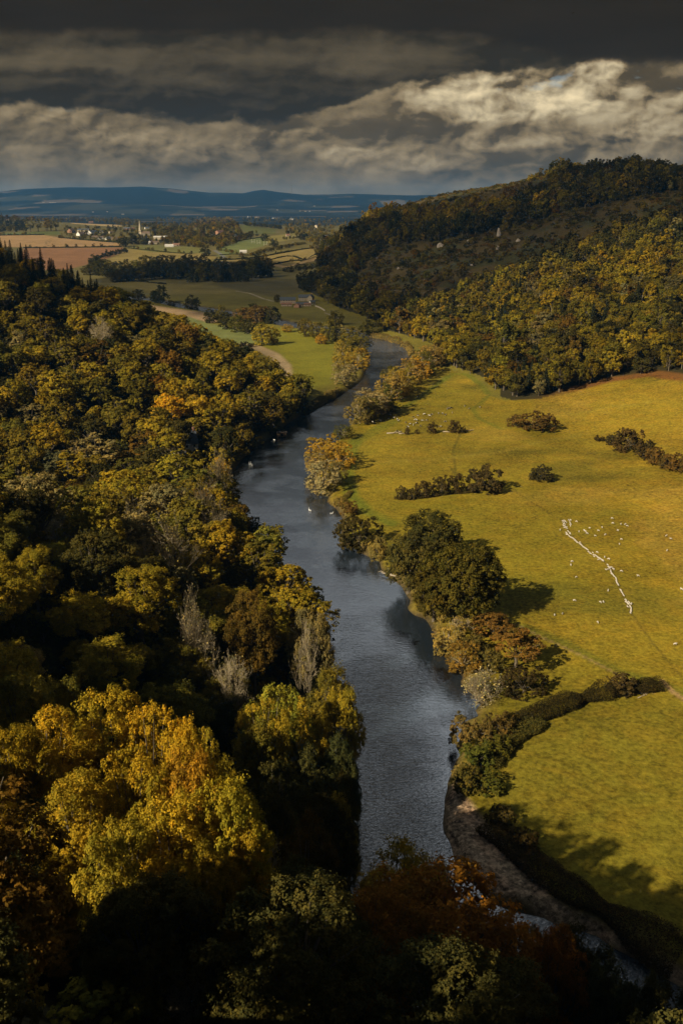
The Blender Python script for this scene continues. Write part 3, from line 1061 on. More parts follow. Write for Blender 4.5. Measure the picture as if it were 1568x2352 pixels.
# ------------------------------------------------------------------ river
m, b = new_mat('river_water')
nt = X.nt
geo = nt.nodes.new('ShaderNodeNewGeometry').outputs['Position']
sx, sy, sz = xsplit(geo)
b.inputs['Base Color'].default_value = (0.013, 0.019, 0.026, 1)
b.inputs['IOR'].default_value = 1.75
b.inputs['Specular IOR Level'].default_value = 0.5
# wind patches: some reaches ruffled, some glassy
patch = xstep(0.42, 0.62, xnoise(geo, 0.035, 4, 0.6, 0.8))
wire(0.05 + patch * 0.04, b.inputs['Roughness'])
rp = xvec(sx * 1.0 + sy * 0.25, sy * 2.2 - sx * 0.35, 0.0)
rip = 0.7 * xnoise(rp, 0.55, 3, 0.6, 0.5) + 0.35 * xnoise(rp, 1.7, 2, 0.5) + 0.15 * xnoise(rp, 0.13, 2, 0.5)
rap = xstep(780.0, 900.0, sy)
bmp = nt.nodes.new('ShaderNodeBump')
near_ = xstep(300.0, 200.0, sy) * xstep(30.0, 10.0, sx)
wire(0.10 + patch * 0.16 + rap * 0.35 + near_ * 0.5, bmp.inputs['Strength'])
bmp.inputs['Distance'].default_value = 0.6
wire(rip, bmp.inputs['Height'])
wire(bmp.outputs[0], b.inputs['Normal'])
from mathutils.geometry import tessellate_polygon
# a strip a little wider than the channel, cut where the banks rise through it
def offset_strip(rb, lb_, w):
    rb, lb_ = np.array(rb), np.array(lb_)
    n = 260
    def resample(p):
        s = np.concatenate([[0], np.cumsum(np.hypot(*np.diff(p, axis=0).T))])
        t = np.linspace(0, s[-1], n)
        return np.stack([np.interp(t, s, p[:, 0]), np.interp(t, s, p[:, 1])], 1)
    return resample(rb), resample(lb_)
poly = [Vector((x, y, 0.0)) for x, y in river_poly]
tri = tessellate_polygon([poly])
# widen each bank point outwards so that the land, not the sheet, draws the waterline
pv = np.array(river_poly)
nx_ = np.roll(pv, -1, 0) - np.roll(pv, 1, 0)
nn = np.stack([nx_[:, 1], -nx_[:, 0]], 1)
nn /= np.linalg.norm(nn, axis=1, keepdims=True) + 1e-9
area = 0.5 * np.sum(pv[:, 0] * np.roll(pv[:, 1], -1) - np.roll(pv[:, 0], -1) * pv[:, 1])
if area < 0:
    nn = -nn
pw = pv + nn * 1.2
Vw = np.concatenate([pw, np.zeros((len(pw), 1))], 1)
river = link('river', mesh_np('river', Vw, np.array(tri), (m,)))
for p in river.data.polygons:
    pass
tag(river, 'dark blue grey river winding through the valley', 'river', kind='structure')

# ------------------------------------------------------------------ sky, sun, camera
SUN_EL = 34.0
SUN_AZ = 38.0      # the light travels this many degrees from the picture's right towards the distance
Lxy = np.array([math.cos(R(SUN_AZ)), math.sin(R(SUN_AZ))])
Ldir = Vector((Lxy[0] * math.cos(R(SUN_EL)), Lxy[1] * math.cos(R(SUN_EL)), -math.sin(R(SUN_EL))))
sun = bpy.data.lights.new('sun', 'SUN')
sun.energy = 5.0
sun.angle = R(0.5)
sun.color = (1.0, 0.86, 0.63)
so = bpy.data.objects.new('sun', sun)
COL.objects.link(so)
so.rotation_euler = Ldir.to_track_quat('-Z', 'Y').to_euler()
so.location = (-300, -200, 400)

w = bpy.data.worlds.new('World')
SC.world = w
w.cycles.sampling_method = 'NONE'
w.use_nodes = True
X.nt = nt = w.node_tree
bg = nt.nodes['Background']
sky = nt.nodes.new('ShaderNodeTexSky')
sky.sky_type = 'NISHITA'
sky.sun_disc = False
sky.sun_elevation = R(SUN_EL)
sky.sun_rotation = math.atan2(-Lxy[0], -Lxy[1])
sky.altitude = 100
gen = nt.nodes.new('ShaderNodeTexCoord').outputs['Generated']
dx, dy, dz = xsplit(gen)
dyy = X.m('MAXIMUM', X.m('ABSOLUTE', dy), 0.08)
U0 = 784.0 + dx / dyy * 2280.0           # cloud chart: across, and down from the zenith to the horizon
V0 = 470.0 - dz / dyy * 2487.0
wr_, wg_, wb_ = xsplit(xnoise(xvec(U0 / 230.0, V0 / 120.0, 0.0), 1.0, 2, 0.5, color=True))
w2r, w2g, w2b = xsplit(xnoise(xvec(U0 / 52.0, V0 / 44.0, 3.0), 1.0, 4, 0.55, color=True))
U = U0 + (wr_ - 0.5) * 150.0 + (w2r - 0.5) * 70.0
Vv = V0 + (wg_ - 0.5) * 60.0 + (w2g - 0.5) * 44.0


def blob(cu, cv, ru, rv, soft=0.5, u=None, v=None):
    q = X.m('SQRT', X.m('ADD', X.m('POWER', ((u or U) - cu) / ru, 2.0), X.m('POWER', ((v or Vv) - cv) / rv, 2.0)))
    return xstep(1.0 + soft * 0.5, 1.0 - soft * 0.5, q)


def puff(off_u, off_v, su, sv, seed, det=5, rough=0.48):
    """heaped cloud: soft round lumps with shaded bases"""
    return xnoise(xvec((U0 + (w2r - 0.5) * 20.0 + (wr_ - 0.5) * 90.0 + off_u) / su, (V0 + (w2g - 0.5) * 18.0 + (wg_ - 0.5) * 46.0 + off_v) / sv, seed), 1.0, det, rough)


# broken lower clouds: each bank has a lit upper-left flank and a slate base
c1 = puff(0.0, 0.0, 118.0, 70.0, 7.0)
c1s = c1 - puff(-13.0, -11.0, 118.0, 70.0, 7.0)
bank = xstep(0.46, 0.60, c1)
lum = 0.085 + bank * 0.045 + c1s * 0.42 + (c1 - 0.5) * 0.10
c2 = puff(0.0, 0.0, 420.0, 105.0, 31.0, 4, 0.5)
lum = lum + xstep(0.50, 0.64, c2) * 0.035 - xstep(0.50, 0.38, c2) * 0.038
# the bright heap of cumulus
heap = puff(0.0, 0.0, 88.0, 66.0, 21.0, 6, 0.47)
heap_s = heap - puff(-9.0, -9.0, 88.0, 66.0, 21.0, 6, 0.47)
hb = X.m('MAXIMUM', blob(1200, 215, 250, 66, 0.7), blob(1070, 225, 130, 56, 0.5))
hb = X.m('MAXIMUM', hb, blob(1350, 152, 78, 34, 0.7))
hb = X.m('MAXIMUM', hb, blob(1480, 255, 170, 52, 0.9) * 0.55)
lit = xstep(0.34, 0.62, heap) * 0.20 + heap_s * 1.15 + 0.08
lum = lum + hb * X.m('MAXIMUM', lit, -0.03)
for cu, cv, ru, rv, am in ((455, 252, 80, 26, 0.15), (110, 258, 110, 28, 0.06), (800, 352, 80, 18, 0.11), (970, 368, 70, 16, 0.12), (640, 300, 120, 24, 0.05),
                           (380, 330, 190, 26, 0.05), (1180, 312, 160, 16, 0.05), (1480, 318, 120, 26, 0.06), (230, 300, 90, 20, 0.04)):
    lum = lum + blob(cu, cv, ru, rv, 1.1) * (am + heap_s * 0.8)
# slate undersides
for cu, cv, ru, rv, am in ((610, 284, 150, 18, 0.035), (900, 262, 140, 26, 0.05), (1130, 300, 260, 16, 0.05), (1480, 168, 110, 34, 0.12), (260, 285, 100, 16, 0.03), (1330, 345, 160, 14, 0.03), (860, 300, 110, 14, 0.03)):
    lum = lum - blob(cu, cv, ru, rv, 1.2) * am * 0.62
lum = lum - xstep(1000.0, 560.0, U0) * (lum - 0.075) * 0.38
hz = xstep(345.0, 455.0, V0)
lum = lum * (1.0 - hz * 0.8) + hz * 0.8 * (0.120 + (c1 - 0.5) * 0.10)
lum = X.m('MAXIMUM', lum, 0.048 + (c1 - 0.42) * 0.10)
# the heavy mass overhead, with a ragged lower edge
e2 = 236.0 + xstep(90.0, 190.0, U0) * 16.0 + xstep(430.0, 530.0, U0) * 22.0 - xstep(540.0, 1180.0, U0) * 112.0 - xstep(1180.0, 1400.0, U0) * 30.0 + (wb_ - 0.5) * 60.0
mass = xstep(9.0, -9.0, V0 + (w2g - 0.5) * 42.0 + (c1 - 0.5) * 50.0 - e2)
c3 = puff(0.0, 0.0, 260.0, 56.0, 2.0, 4, 0.5)
inm = 0.033 + (c3 - 0.5) * 0.085 + c1s * 0.09
inm = inm - xstep(-95.0, -8.0, V0 - e2) * 0.016
inm = inm + blob(110, 132, 240, 26, 1.2) * 0.030 + blob(620, 110, 420, 22, 1.2) * 0.012 + blob(880, 140, 200, 24, 1.2) * 0.022
inm = X.m('MAXIMUM', inm, 0.018)
lum = lum * (1.0 - mass) + mass * inm
e1 = 74.0 + xstep(1000.0, 1380.0, U0) * 58.0 + (wb_ - 0.5) * 34.0
top = xstep(14.0, -16.0, V0 + (w2g - 0.5) * 30.0 - e1)
dk = 0.0135 + (c3 - 0.5) * 0.008
lum = lum * (1.0 - top) + top * dk
# higher up the cover is broken: brighter ahead, over the river, dull behind and overhead
hi = xstep(-25.0, -330.0, V0)
nh = xnoise(xvec(dx / (dz + 0.25) * 2.2, dy / (dz + 0.25) * 2.2, 0.0), 1.0, 4, 0.6)
ahead = xstep(0.45, 0.85, dy)
lum = lum * (1.0 - hi) + hi * (0.030 + ahead * (0.13 + xstep(0.30, 0.60, dz) * 1.9 * xstep(0.78, 0.58, dz) * xstep(0.22, 0.11, dx)) * (0.55 + (nh - 0.3) * 1.5))
lum = X.m('MAXIMUM', lum, 0.008)
warm = xstep(0.10, 0.32, lum)
tintc = xmix(warm, (1.36, 1.0, 0.52), (1.24, 1.0, 0.60))
tintc = xmix(mass * (1.0 - top) * 0.8, tintc, (1.30, 1.0, 0.56))
tintc = xmix(top * 0.9, tintc, (1.40, 1.0, 0.55))
tintc = xmix(hi, tintc, (0.93, 1.0, 1.07))
cl = xmix(1.0, tintc, xvec(lum, lum, lum), 'MULTIPLY')
# blue of the clear sky in the gaps
skyc = xmix(1.0, sky.outputs[0], (0.06, 0.06, 0.06), 'MULTIPLY')
gap = xstep(0.40, 0.33, c1) * (1.0 - mass) * xstep(300.0, 180.0, V0) * 0.4 * (1.0 - hi)
cl = xmix(gap, cl, skyc)
wire(cl, bg.inputs['Color'])
bg.inputs['Strength'].default_value = 1.0

cam = bpy.data.cameras.new('camera')
cam.sensor_fit = 'VERTICAL'
cam.sensor_height = 36
cam.lens = 32
cam.clip_start = 0.5
cam.clip_end = 60000
co = bpy.data.objects.new('camera', cam)
COL.objects.link(co)
co.location = (0, 0, CAM_Z)
co.rotation_euler = (R(90) - PITCH, 0, 0)
SC.camera = co
SC.view_settings.view_transform = 'Standard'
SC.view_settings.look = 'None'
SC.view_settings.gamma = 1.0
SC.view_settings.exposure = 0.36
SC.cycles.max_bounces = 6
SC.cycles.diffuse_bounces = 1
SC.cycles.glossy_bounces = 2
SC.cycles.transmission_bounces = 2
SC.cycles.transparent_max_bounces = 4
SC.cycles.volume_bounces = 0
# ------------------------------------------------------------------ the woods
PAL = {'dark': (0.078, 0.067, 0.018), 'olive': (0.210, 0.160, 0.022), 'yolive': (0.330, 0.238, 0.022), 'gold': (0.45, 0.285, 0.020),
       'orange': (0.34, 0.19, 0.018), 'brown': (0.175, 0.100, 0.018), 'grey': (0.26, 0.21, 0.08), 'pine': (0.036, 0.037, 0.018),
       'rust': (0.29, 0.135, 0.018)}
WORD = {'dark': 'dark green', 'olive': 'olive green', 'yolive': 'yellow-green', 'gold': 'golden yellow', 'orange': 'orange-brown', 'brown': 'russet brown',
        'grey': 'pale grey-green', 'pine': 'dark', 'rust': 'rust-brown'}


def jitter(c, s=0.16):
    k = 1 + s * float(rng.normal())
    h = 1 + 0.07 * float(rng.normal())
    return (max(0.01, c[0] * k * h), max(0.01, c[1] * k), max(0.004, c[2] * k / h))


def pick_col(weights):
    ks = list(weights)
    w = np.array([weights[k] for k in ks], float)
    return ks[int(rng.choice(len(ks), p=w / w.sum()))]


# --- hand-surveyed big trees of the near slope: u, v of the crown top, distance, half width (sheet units), colour, kind
near_spots = [
    # the sunlit golden group
    (235, 1612, 114, 100, 'gold', 'H'), (110, 1640, 108, 95, 'gold', 'H'), (350, 1630, 110, 95, 'gold', 'H'), (10, 1690, 98, 90, 'gold', 'H'),
    (440, 1742, 90, 95, 'orange', 'H'), (300, 1750, 88, 100, 'gold', 'H'), (170, 1810, 83, 110, 'yolive', 'H'), (520, 1822, 84, 105, 'gold', 'H'),
    (390, 1860, 80, 110, 'gold', 'H'), (560, 1925, 82, 85, 'gold', 'H'), (480, 1705, 106, 65, 'yolive', 'H'), (30, 1560, 124, 75, 'olive', 'H'), (270, 1900, 76, 100, 'yolive', 'H'),
    (140, 1575, 128, 70, 'olive', 'H'), (-60, 1800, 84, 90, 'gold', 'H'), (40, 1970, 78, 90, 'dark', 'H'), (130, 1985, 76, 60, 'gold', 'H'), (480, 1960, 76, 85, 'yolive', 'H'),  # the dark tint at the lower left stands in for shade
    (420, 1660, 100, 70, 'gold', 'H'),
    # the foot of the cliff; dark and brown leaf tints stand in for shade
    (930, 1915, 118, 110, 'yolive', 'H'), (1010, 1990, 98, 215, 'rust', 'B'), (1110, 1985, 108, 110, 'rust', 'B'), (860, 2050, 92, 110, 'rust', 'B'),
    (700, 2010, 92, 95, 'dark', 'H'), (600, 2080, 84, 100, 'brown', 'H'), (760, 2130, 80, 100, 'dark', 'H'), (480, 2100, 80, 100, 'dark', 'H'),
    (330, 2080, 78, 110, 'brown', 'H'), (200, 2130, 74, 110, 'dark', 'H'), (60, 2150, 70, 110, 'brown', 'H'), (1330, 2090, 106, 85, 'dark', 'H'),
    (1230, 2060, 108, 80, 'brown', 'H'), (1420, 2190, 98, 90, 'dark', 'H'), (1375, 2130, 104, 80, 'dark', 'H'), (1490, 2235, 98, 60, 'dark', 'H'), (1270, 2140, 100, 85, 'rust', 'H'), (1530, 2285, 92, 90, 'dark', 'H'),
    # the sunlit shoulder above the water, then trees tinted dark in place of shade
    (630, 1430, 168, 78, 'yolive', 'H'), (690, 1480, 166, 60, 'yolive', 'H'), (590, 1480, 160, 60, 'yolive', 'H'), (760, 1400, 186, 62, 'olive', 'H'),
    (790, 1440, 178, 48, 'yolive', 'H'), (705, 1320, 210, 48, 'grey', 'H'), (575, 1290, 206, 62, 'brown', 'H'), (600, 1560, 150, 75, 'olive', 'H'),
    (700, 1600, 152, 70, 'dark', 'H'), (640, 1700, 138, 85, 'dark', 'H'), (740, 1690, 142, 72, 'dark', 'H'), (770, 1560, 158, 55, 'dark', 'H'),
    (740, 1800, 128, 80, 'dark', 'H'), (620, 1830, 118, 75, 'dark', 'H'), (770, 1830, 134, 50, 'olive', 'H'), (690, 1900, 108, 80, 'brown', 'H'),
    (790, 1620, 156, 40, 'dark', 'H'), (785, 1720, 146, 36, 'dark', 'H'),
]
TREES = []        # broadleaf candidates: dict(x, y, w, h, tint name, zone, set)
blocked = []


def blocked_near(x, y, r):
    return any((x - a) ** 2 + (y - b_) ** 2 < (0.62 * (r + c_)) ** 2 for a, b_, c_ in blocked)


def zone_of(x, y):
    if y < 135:
        return 'on the steep slope at the foot of the viewpoint'
    if y < 275:
        return 'on the near wooded slope above the river'
    if y < 455:
        return 'in the shaded dip beyond the near slope'
    return 'on the far wooded spur above the river bend'


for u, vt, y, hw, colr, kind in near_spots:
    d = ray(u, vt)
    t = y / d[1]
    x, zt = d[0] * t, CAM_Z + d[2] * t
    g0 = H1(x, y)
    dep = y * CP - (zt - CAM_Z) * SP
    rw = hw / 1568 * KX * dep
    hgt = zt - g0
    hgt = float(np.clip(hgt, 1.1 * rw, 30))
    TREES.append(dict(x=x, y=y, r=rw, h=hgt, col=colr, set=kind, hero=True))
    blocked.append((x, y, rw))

# houses in the dip and other clearings
CLEAR = [(hit(425, 1040), 8.0), (hit(455, 1105), 6.0)]

step = 7.6
for gx in np.arange(-560, 60, step):
    for gy in np.arange(44, 900, step):
        x = gx + rng.uniform(-0.42, 0.42) * step
        y = gy + rng.uniform(-0.42, 0.42) * step
        if abs(x) > 0.50 * y + 62:
            continue
        big = rng.random() < 0.3
        r = rng.uniform(6.2, 8.8) if big else rng.uniform(3.8, 6.0)
        if y < 160:
            r *= 0.95
        TREES.append(dict(x=x, y=y, r=r, h=min(22.0, r * rng.uniform(2.1, 2.9)), col=None, set=None, hero=False))
xs = np.array([t['x'] for t in TREES]); ys = np.array([t['y'] for t in TREES])
lw = wood_left(xs, ys)
sdv = river_sd(xs, ys)
hz_ = H(xs, ys)
dl, dr = seg_dist(xs, ys, left_bank), seg_dist(xs, ys, right_bank)
keep = []
order = sorted(range(len(TREES)), key=lambda i: (not TREES[i]['hero'], -TREES[i]['r']))
grid = {}


def near_taken(x, y, r):
    cx, cy = int(x // 14), int(y // 14)
    for a in (-1, 0, 1):
        for b_ in (-1, 0, 1):
            for (px, py, pr) in grid.get((cx + a, cy + b_), ()):
                if (px - x) ** 2 + (py - y) ** 2 < (0.74 * (r + pr)) ** 2:
                    return True
    return False


for i in order:
    t = TREES[i]
    if not t['hero']:
        near_bank = 1.2 < sdv[i] < 9 and t['y'] < 606 and dl[i] < dr[i]
        if not (lw[i] or near_bank) or sdv[i] < 1.2:
            continue
        if t['y'] < 190 and math.hypot(t['x'], t['y']) < 62:
            continue
        if any(c is not None and math.hypot(t['x'] - c[0], t['y'] - c[1]) < q + t['r'] * 0.6 for c, q in CLEAR):
            continue
        if sdv[i] < 7:
            t['r'] *= 0.8
        if near_taken(t['x'], t['y'], t['r']):
            continue
        # keep the sightline of the photograph: nothing may stand across the open view
        top = hz_[i] + t['h']
        uu, vv, dep = project(t['x'], t['y'], top)
        if t['y'] < 140 and vv < 1600 and dep > 1:
            t['h'] *= 0.62
        if t['y'] < 140 and t['x'] < -40 and H1(t['x'], t['y']) > 60:
            t['h'] = min(t['h'], 10.5)
    t['z'] = hz_[i]
    grid.setdefault((int(t['x'] // 14), int(t['y'] // 14)), []).append((t['x'], t['y'], t['r']))
    keep.append(t)
TREES = keep
for x_, y_, r_, top_ in ((-24, 44, 4.2, 88), (-34, 40, 4.6, 96), (-40, 47, 4.4, 92), (-22, 35, 4.2, 96)):  # unseen trees added outside the view to shade the foot of the slope
    z_ = H1(x_, y_)
    TREES.append(dict(x=x_, y=y_, r=r_, h=max(8.0, top_ - z_), z=z_, col='dark', set=None, hero=False))


def colour_left(x, y):
    n = float(fbm(np.array([x / 55.0]), np.array([y / 55.0]), 41, 2)[0])
    if y < 140:
        w_ = dict(dark=3, olive=3, yolive=1.2, brown=1.6, gold=0.5) if (x < -22 and y > 88) else (dict(dark=4, rust=2.2) if x > -4 else dict(dark=4, brown=1.6, olive=0.6))  # dark and brown weights put the low slope's shade into leaf colour
    elif y < 290:
        w_ = dict(olive=3.8, yolive=3.0, dark=1.0, brown=0.4, gold=0.15, grey=0.9)
    elif y < 455:
        w_ = dict(olive=3, yolive=2.5, dark=1.6, grey=0.8, gold=0.4, brown=0.5)
    else:
        w_ = dict(olive=4.2, yolive=3.2, dark=1.2, gold=0.05, brown=0.25, grey=0.5)
    if n > 0.58:
        w_['yolive'] = w_.get('yolive', 1) * 2
        w_['gold'] = w_.get('gold', 0.2) * 2
    if n < 0.42:
        w_['dark'] = w_.get('dark', 1) * 2
    return pick_col(w_)


# conifers stand on the far top of the left hill
def is_conifer_spot(t):
    u, v, d_ = project(t['x'], t['y'], t['z'] + 12)
    return t['y'] > 610 and t['z'] > 55 and u < 240


CONI = [t for t in TREES if is_conifer_spot(t)]
TREES = [t for t in TREES if not is_conifer_spot(t)]


def seen(t):
    """angular size if the top can be seen in the photograph, else 0"""
    zt = t['z'] + t['h'] * 0.85
    u, v, dep = project(t['x'], t['y'], zt)
    if not (-60 < u < 1628 and -40 < v < 2440) or t['y'] < 5:
        return 0.0
    s = np.linspace(0.12, 0.97, 60)
    hx, hy, hzz = t['x'] * s, t['y'] * s, CAM_Z + (zt - CAM_Z) * s
    g_ = H(hx, hy)
    w_ = wood_left(hx, hy)
    over = g_ + np.where(w_, 6.0, 0.0)
    far_from = np.hypot(hx - t['x'], hy - t['y']) > t['r'] * 2.2
    far_cam = np.hypot(hx, hy) > 55
    if np.any((over > hzz) & far_from & far_cam):
        return 0.0
    return t['r'] / math.hypot(t['x'], t['y'])


for t in TREES:
    if t['col'] is None:
        t['col'] = colour_left(t['x'], t['y'])
    t['ang'] = seen(t) + (1.0 if t['hero'] else 0.0)
TREES.sort(key=lambda t: -t['ang'])
N_IND = 290
indiv = [t for t in TREES[:N_IND] if t['ang'] > 0]
rest = TREES[len(indiv):]
for t in indiv:
    d_ = math.hypot(t['x'], t['y'])
    colr = t['col']
    if t['set'] == 'B':
        pair = BEECH[int(rng.integers(len(BEECH)))]
        base_r, base_h = 5.8, 15.5
    elif d_ < 235:
        pair = HERO[int(rng.integers(len(HERO)))]
        base_r, base_h = 5.6, 14.0
    elif rng.random() < 0.22:
        pair = TALL[int(rng.integers(len(TALL)))]
        base_r, base_h = 4.5, 16.8
    else:
        pair = MID[int(rng.integers(len(MID)))]
        base_r, base_h = 5.6, 14.3
    size_word = 'large' if t['r'] > 5.4 else ('small' if t['r'] < 3.6 else 'medium-sized')
    lab = '%s %s broadleaf tree %s' % (size_word, WORD[colr], zone_of(t['x'], t['y']))
    if t['set'] == 'B':
        lab = '%s %s beech with drooping sprays at the foot of the viewpoint' % (size_word, WORD[colr])
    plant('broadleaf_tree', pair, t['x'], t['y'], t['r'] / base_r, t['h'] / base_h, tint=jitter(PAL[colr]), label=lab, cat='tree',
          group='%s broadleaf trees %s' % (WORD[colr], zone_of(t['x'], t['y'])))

pts = []
for t in rest:
    far_ = math.hypot(t['x'], t['y']) > 430
    src = int(rng.choice(W_HERO if math.hypot(t['x'], t['y']) < 210 else W_NEAR))
    pts.append((t['x'], t['y'], t['z'] - 0.3, src, rng.uniform(0, 6.28), t['r'] / 5.5, t['h'] / 14.2, jitter(PAL[t['col']])))
# undergrowth that closes the floor under the crowns
for gx in np.arange(-420, 60, 6.0):
    for gy in np.arange(50, 800, 6.0):
        x, y = gx + rng.uniform(-3, 3), gy + rng.uniform(-3, 3)
        if abs(x) > 0.44 * y + 30:
            continue
        pts.append((x, y, None, int(rng.choice(W_BRUSH if y < 230 else W_BUSH)), rng.uniform(0, 6.28), rng.uniform(0.6, 1.5), rng.uniform(0.6, 1.6), jitter(PAL[pick_col(dict(olive=2, dark=2, yolive=1, brown=0.6))])))
ux, uy = np.array([p[0] for p in pts]), np.array([p[1] for p in pts])
uw, us, uz = wood_left(ux, uy), river_sd(ux, uy), H(ux, uy)
uleft = seg_dist(ux, uy, left_bank) < seg_dist(ux, uy, right_bank)
o = []
for i, p in enumerate(pts):
    if p[2] is None:
        if not ((uw[i] or (us[i] < 8 and uleft[i])) and us[i] > 0.4) or uy[i] > 1000 or (uy[i] > 590 and not uw[i]) or ux[i] > 45 or math.hypot(ux[i], uy[i]) < 58:
            continue
        if uy[i] < 170 and ux[i] > 12 and us[i] < 4 and not uw[i]:
            continue
        p = p[:2] + (uz[i] - 0.3,) + p[3:]
    o.append(p)
scatter('woodland', o, 'mixed olive and yellow-green wood on the slopes left of the river, behind and below the larger trees', 'woodland')

for t in sorted(CONI, key=lambda t: -seen(t)):
    s_ = seen(t)
    if s_ <= 0:
        continue
    if rng.random() < 0.3:
        plant('broadleaf_tree', MID[int(rng.integers(len(MID)))], t['x'], t['y'], t['r'] / 5.6, 0.95, tint=jitter(PAL[pick_col(dict(yolive=2, olive=1, gold=1))]),
              label='yellow-green broadleaf tree among the dark conifers on the hilltop', group='broadleaf trees among the hilltop conifers')
    else:
        hh = rng.uniform(0.75, 1.2)
        plant('conifer_tree', CON[int(rng.integers(3))], t['x'], t['y'], hh * rng.uniform(0.9, 1.25), hh, tint=jitter(PAL['pine']),
              label='dark pointed conifer in the stand on the left hilltop', group='conifers on the left hilltop')

# --- the big hill across the river: a wood that reads as one mass
pts = []
cand = []
for gx in np.arange(-120, 1000, 10.5):
    for gy in np.arange(590, 2150, 11.5):
        x, y = gx + rng.uniform(-4.6, 4.6), gy + rng.uniform(-5, 5)
        if x < 0.47 * y + 60 and x > (-0.1 * y if y < 1250 else -0.024 * y):
            cand.append((x, y))
cand = np.array(cand)
cx, cy = cand[:, 0], cand[:, 1]
f_, l_, r_ = land(cx, cy)
cz = H(cx, cy)
ok = (r_ > f_ + 1.2) & (sdist(cx, cy, MEADOW) > 2.5) & (river_sd(cx, cy) > 5)
bmk = bracken_mask(cx, cy)
gtk = sdist(cx, cy, GT_W)
cn = fbm(cx / 90, cy / 90, 51, 3)
uu, vv, dd = project(cx, cy, cz + 10)
# drop what the crest hides for good
e_x, e_y = cx * 0.985, cy * 0.985
for i in np.where(ok)[0]:
    x, y, z = cx[i], cy[i], cz[i]
    if not (-80 < uu[i] < 1660):
        continue
    if gtk[i] < 3:
        continue
    u_, v_ = uu[i], vv[i]
    if bmk[i] > 0.45:
        q = rng.random()
        cl = fbm(np.array([x / 34]), np.array([y / 34]), 71, 2)[0]
        shoulder = u_ < 1230 and v_ < 480
        if q < 0.40 + 0.45 * (cl > 0.52):
            for rep in range(2):
                s_ = rng.uniform(0.5, 1.6) * (0.7 if shoulder else 1.0)
                xx, yy = x + rng.uniform(-5, 5), y + rng.uniform(-6, 6)
                pts.append((xx, yy, H1(xx, yy) - 0.3, int(rng.choice(W_BUSH)), rng.uniform(0, 6.28), s_, s_ * rng.uniform(0.6, 1.2), jitter(PAL[pick_col(dict(dark=3, olive=2, brown=1.5))])))
        elif q < 0.90 and cl > 0.50 and not shoulder:
            s_ = rng.uniform(0.45, 0.95)
            pts.append((x, y, z - 0.3, int(rng.choice(W_FAR)), rng.uniform(0, 6.28), s_, s_, jitter(PAL[pick_col(dict(dark=3, olive=2))])))
        continue
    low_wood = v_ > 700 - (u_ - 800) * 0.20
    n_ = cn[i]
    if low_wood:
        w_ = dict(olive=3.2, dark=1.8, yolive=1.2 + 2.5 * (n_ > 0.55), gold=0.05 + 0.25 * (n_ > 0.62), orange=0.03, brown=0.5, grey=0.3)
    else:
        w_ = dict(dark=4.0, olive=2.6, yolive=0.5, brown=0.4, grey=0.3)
    if u_ < 1180 and v_ < 500:
        w_ = dict(yolive=3, olive=2, gold=0.8, brown=0.6)
    if low_wood and 0.47 < n_ < 0.50 and v_ > 640:
        hh = rng.uniform(0.7, 1.05)
        pts.append((x, y, z - 0.3, int(rng.choice(W_CON)), rng.uniform(0, 6.28), hh * 1.15, hh, jitter((0.06, 0.062, 0.03))))
        continue
    s_ = rng.uniform(0.65, 1.35) * (0.75 + 0.55 * n_)
    if rng.random() < 0.15:
        s_ *= 1.3
    src = int(rng.choice(W_NEAR if y < 900 else W_FAR))
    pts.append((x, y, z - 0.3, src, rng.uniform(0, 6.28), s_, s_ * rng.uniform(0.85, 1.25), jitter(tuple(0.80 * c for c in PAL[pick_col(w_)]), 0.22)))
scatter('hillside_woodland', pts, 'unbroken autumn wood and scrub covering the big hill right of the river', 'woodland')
# ------------------------------------------------------------------ trees, bushes and hedges of the valley floor
def stand(name, pairs, base_r, base_h, u, vb, vt, hw, tint, label, group, cat='tree', rmin=0.0):
    """a plant whose foot, top and breadth were surveyed on the sheet"""
    q = hit(u, vb)
    x, y = q
    if river_sd(np.array([x]), np.array([y]))[0] < 0.6:      # keep the foot on the bank
        for k in range(40):
            x += 0.7 if u > 700 else -0.7
            if river_sd(np.array([x]), np.array([y]))[0] > 0.6:
                break
    z = H1(x, y)
    dep = y * CP - (z - CAM_Z) * SP
    r = hw / 1568 * KX * dep
    hgt = (vb - vt) / 2352 * KY * dep / (CP + 0.05)
    return plant(name, pairs[int(rng.integers(len(pairs)))], x, y, r / base_r, max(0.3, hgt / base_h), tint=jitter(tint, 0.10), label=label, cat=cat, group=group)


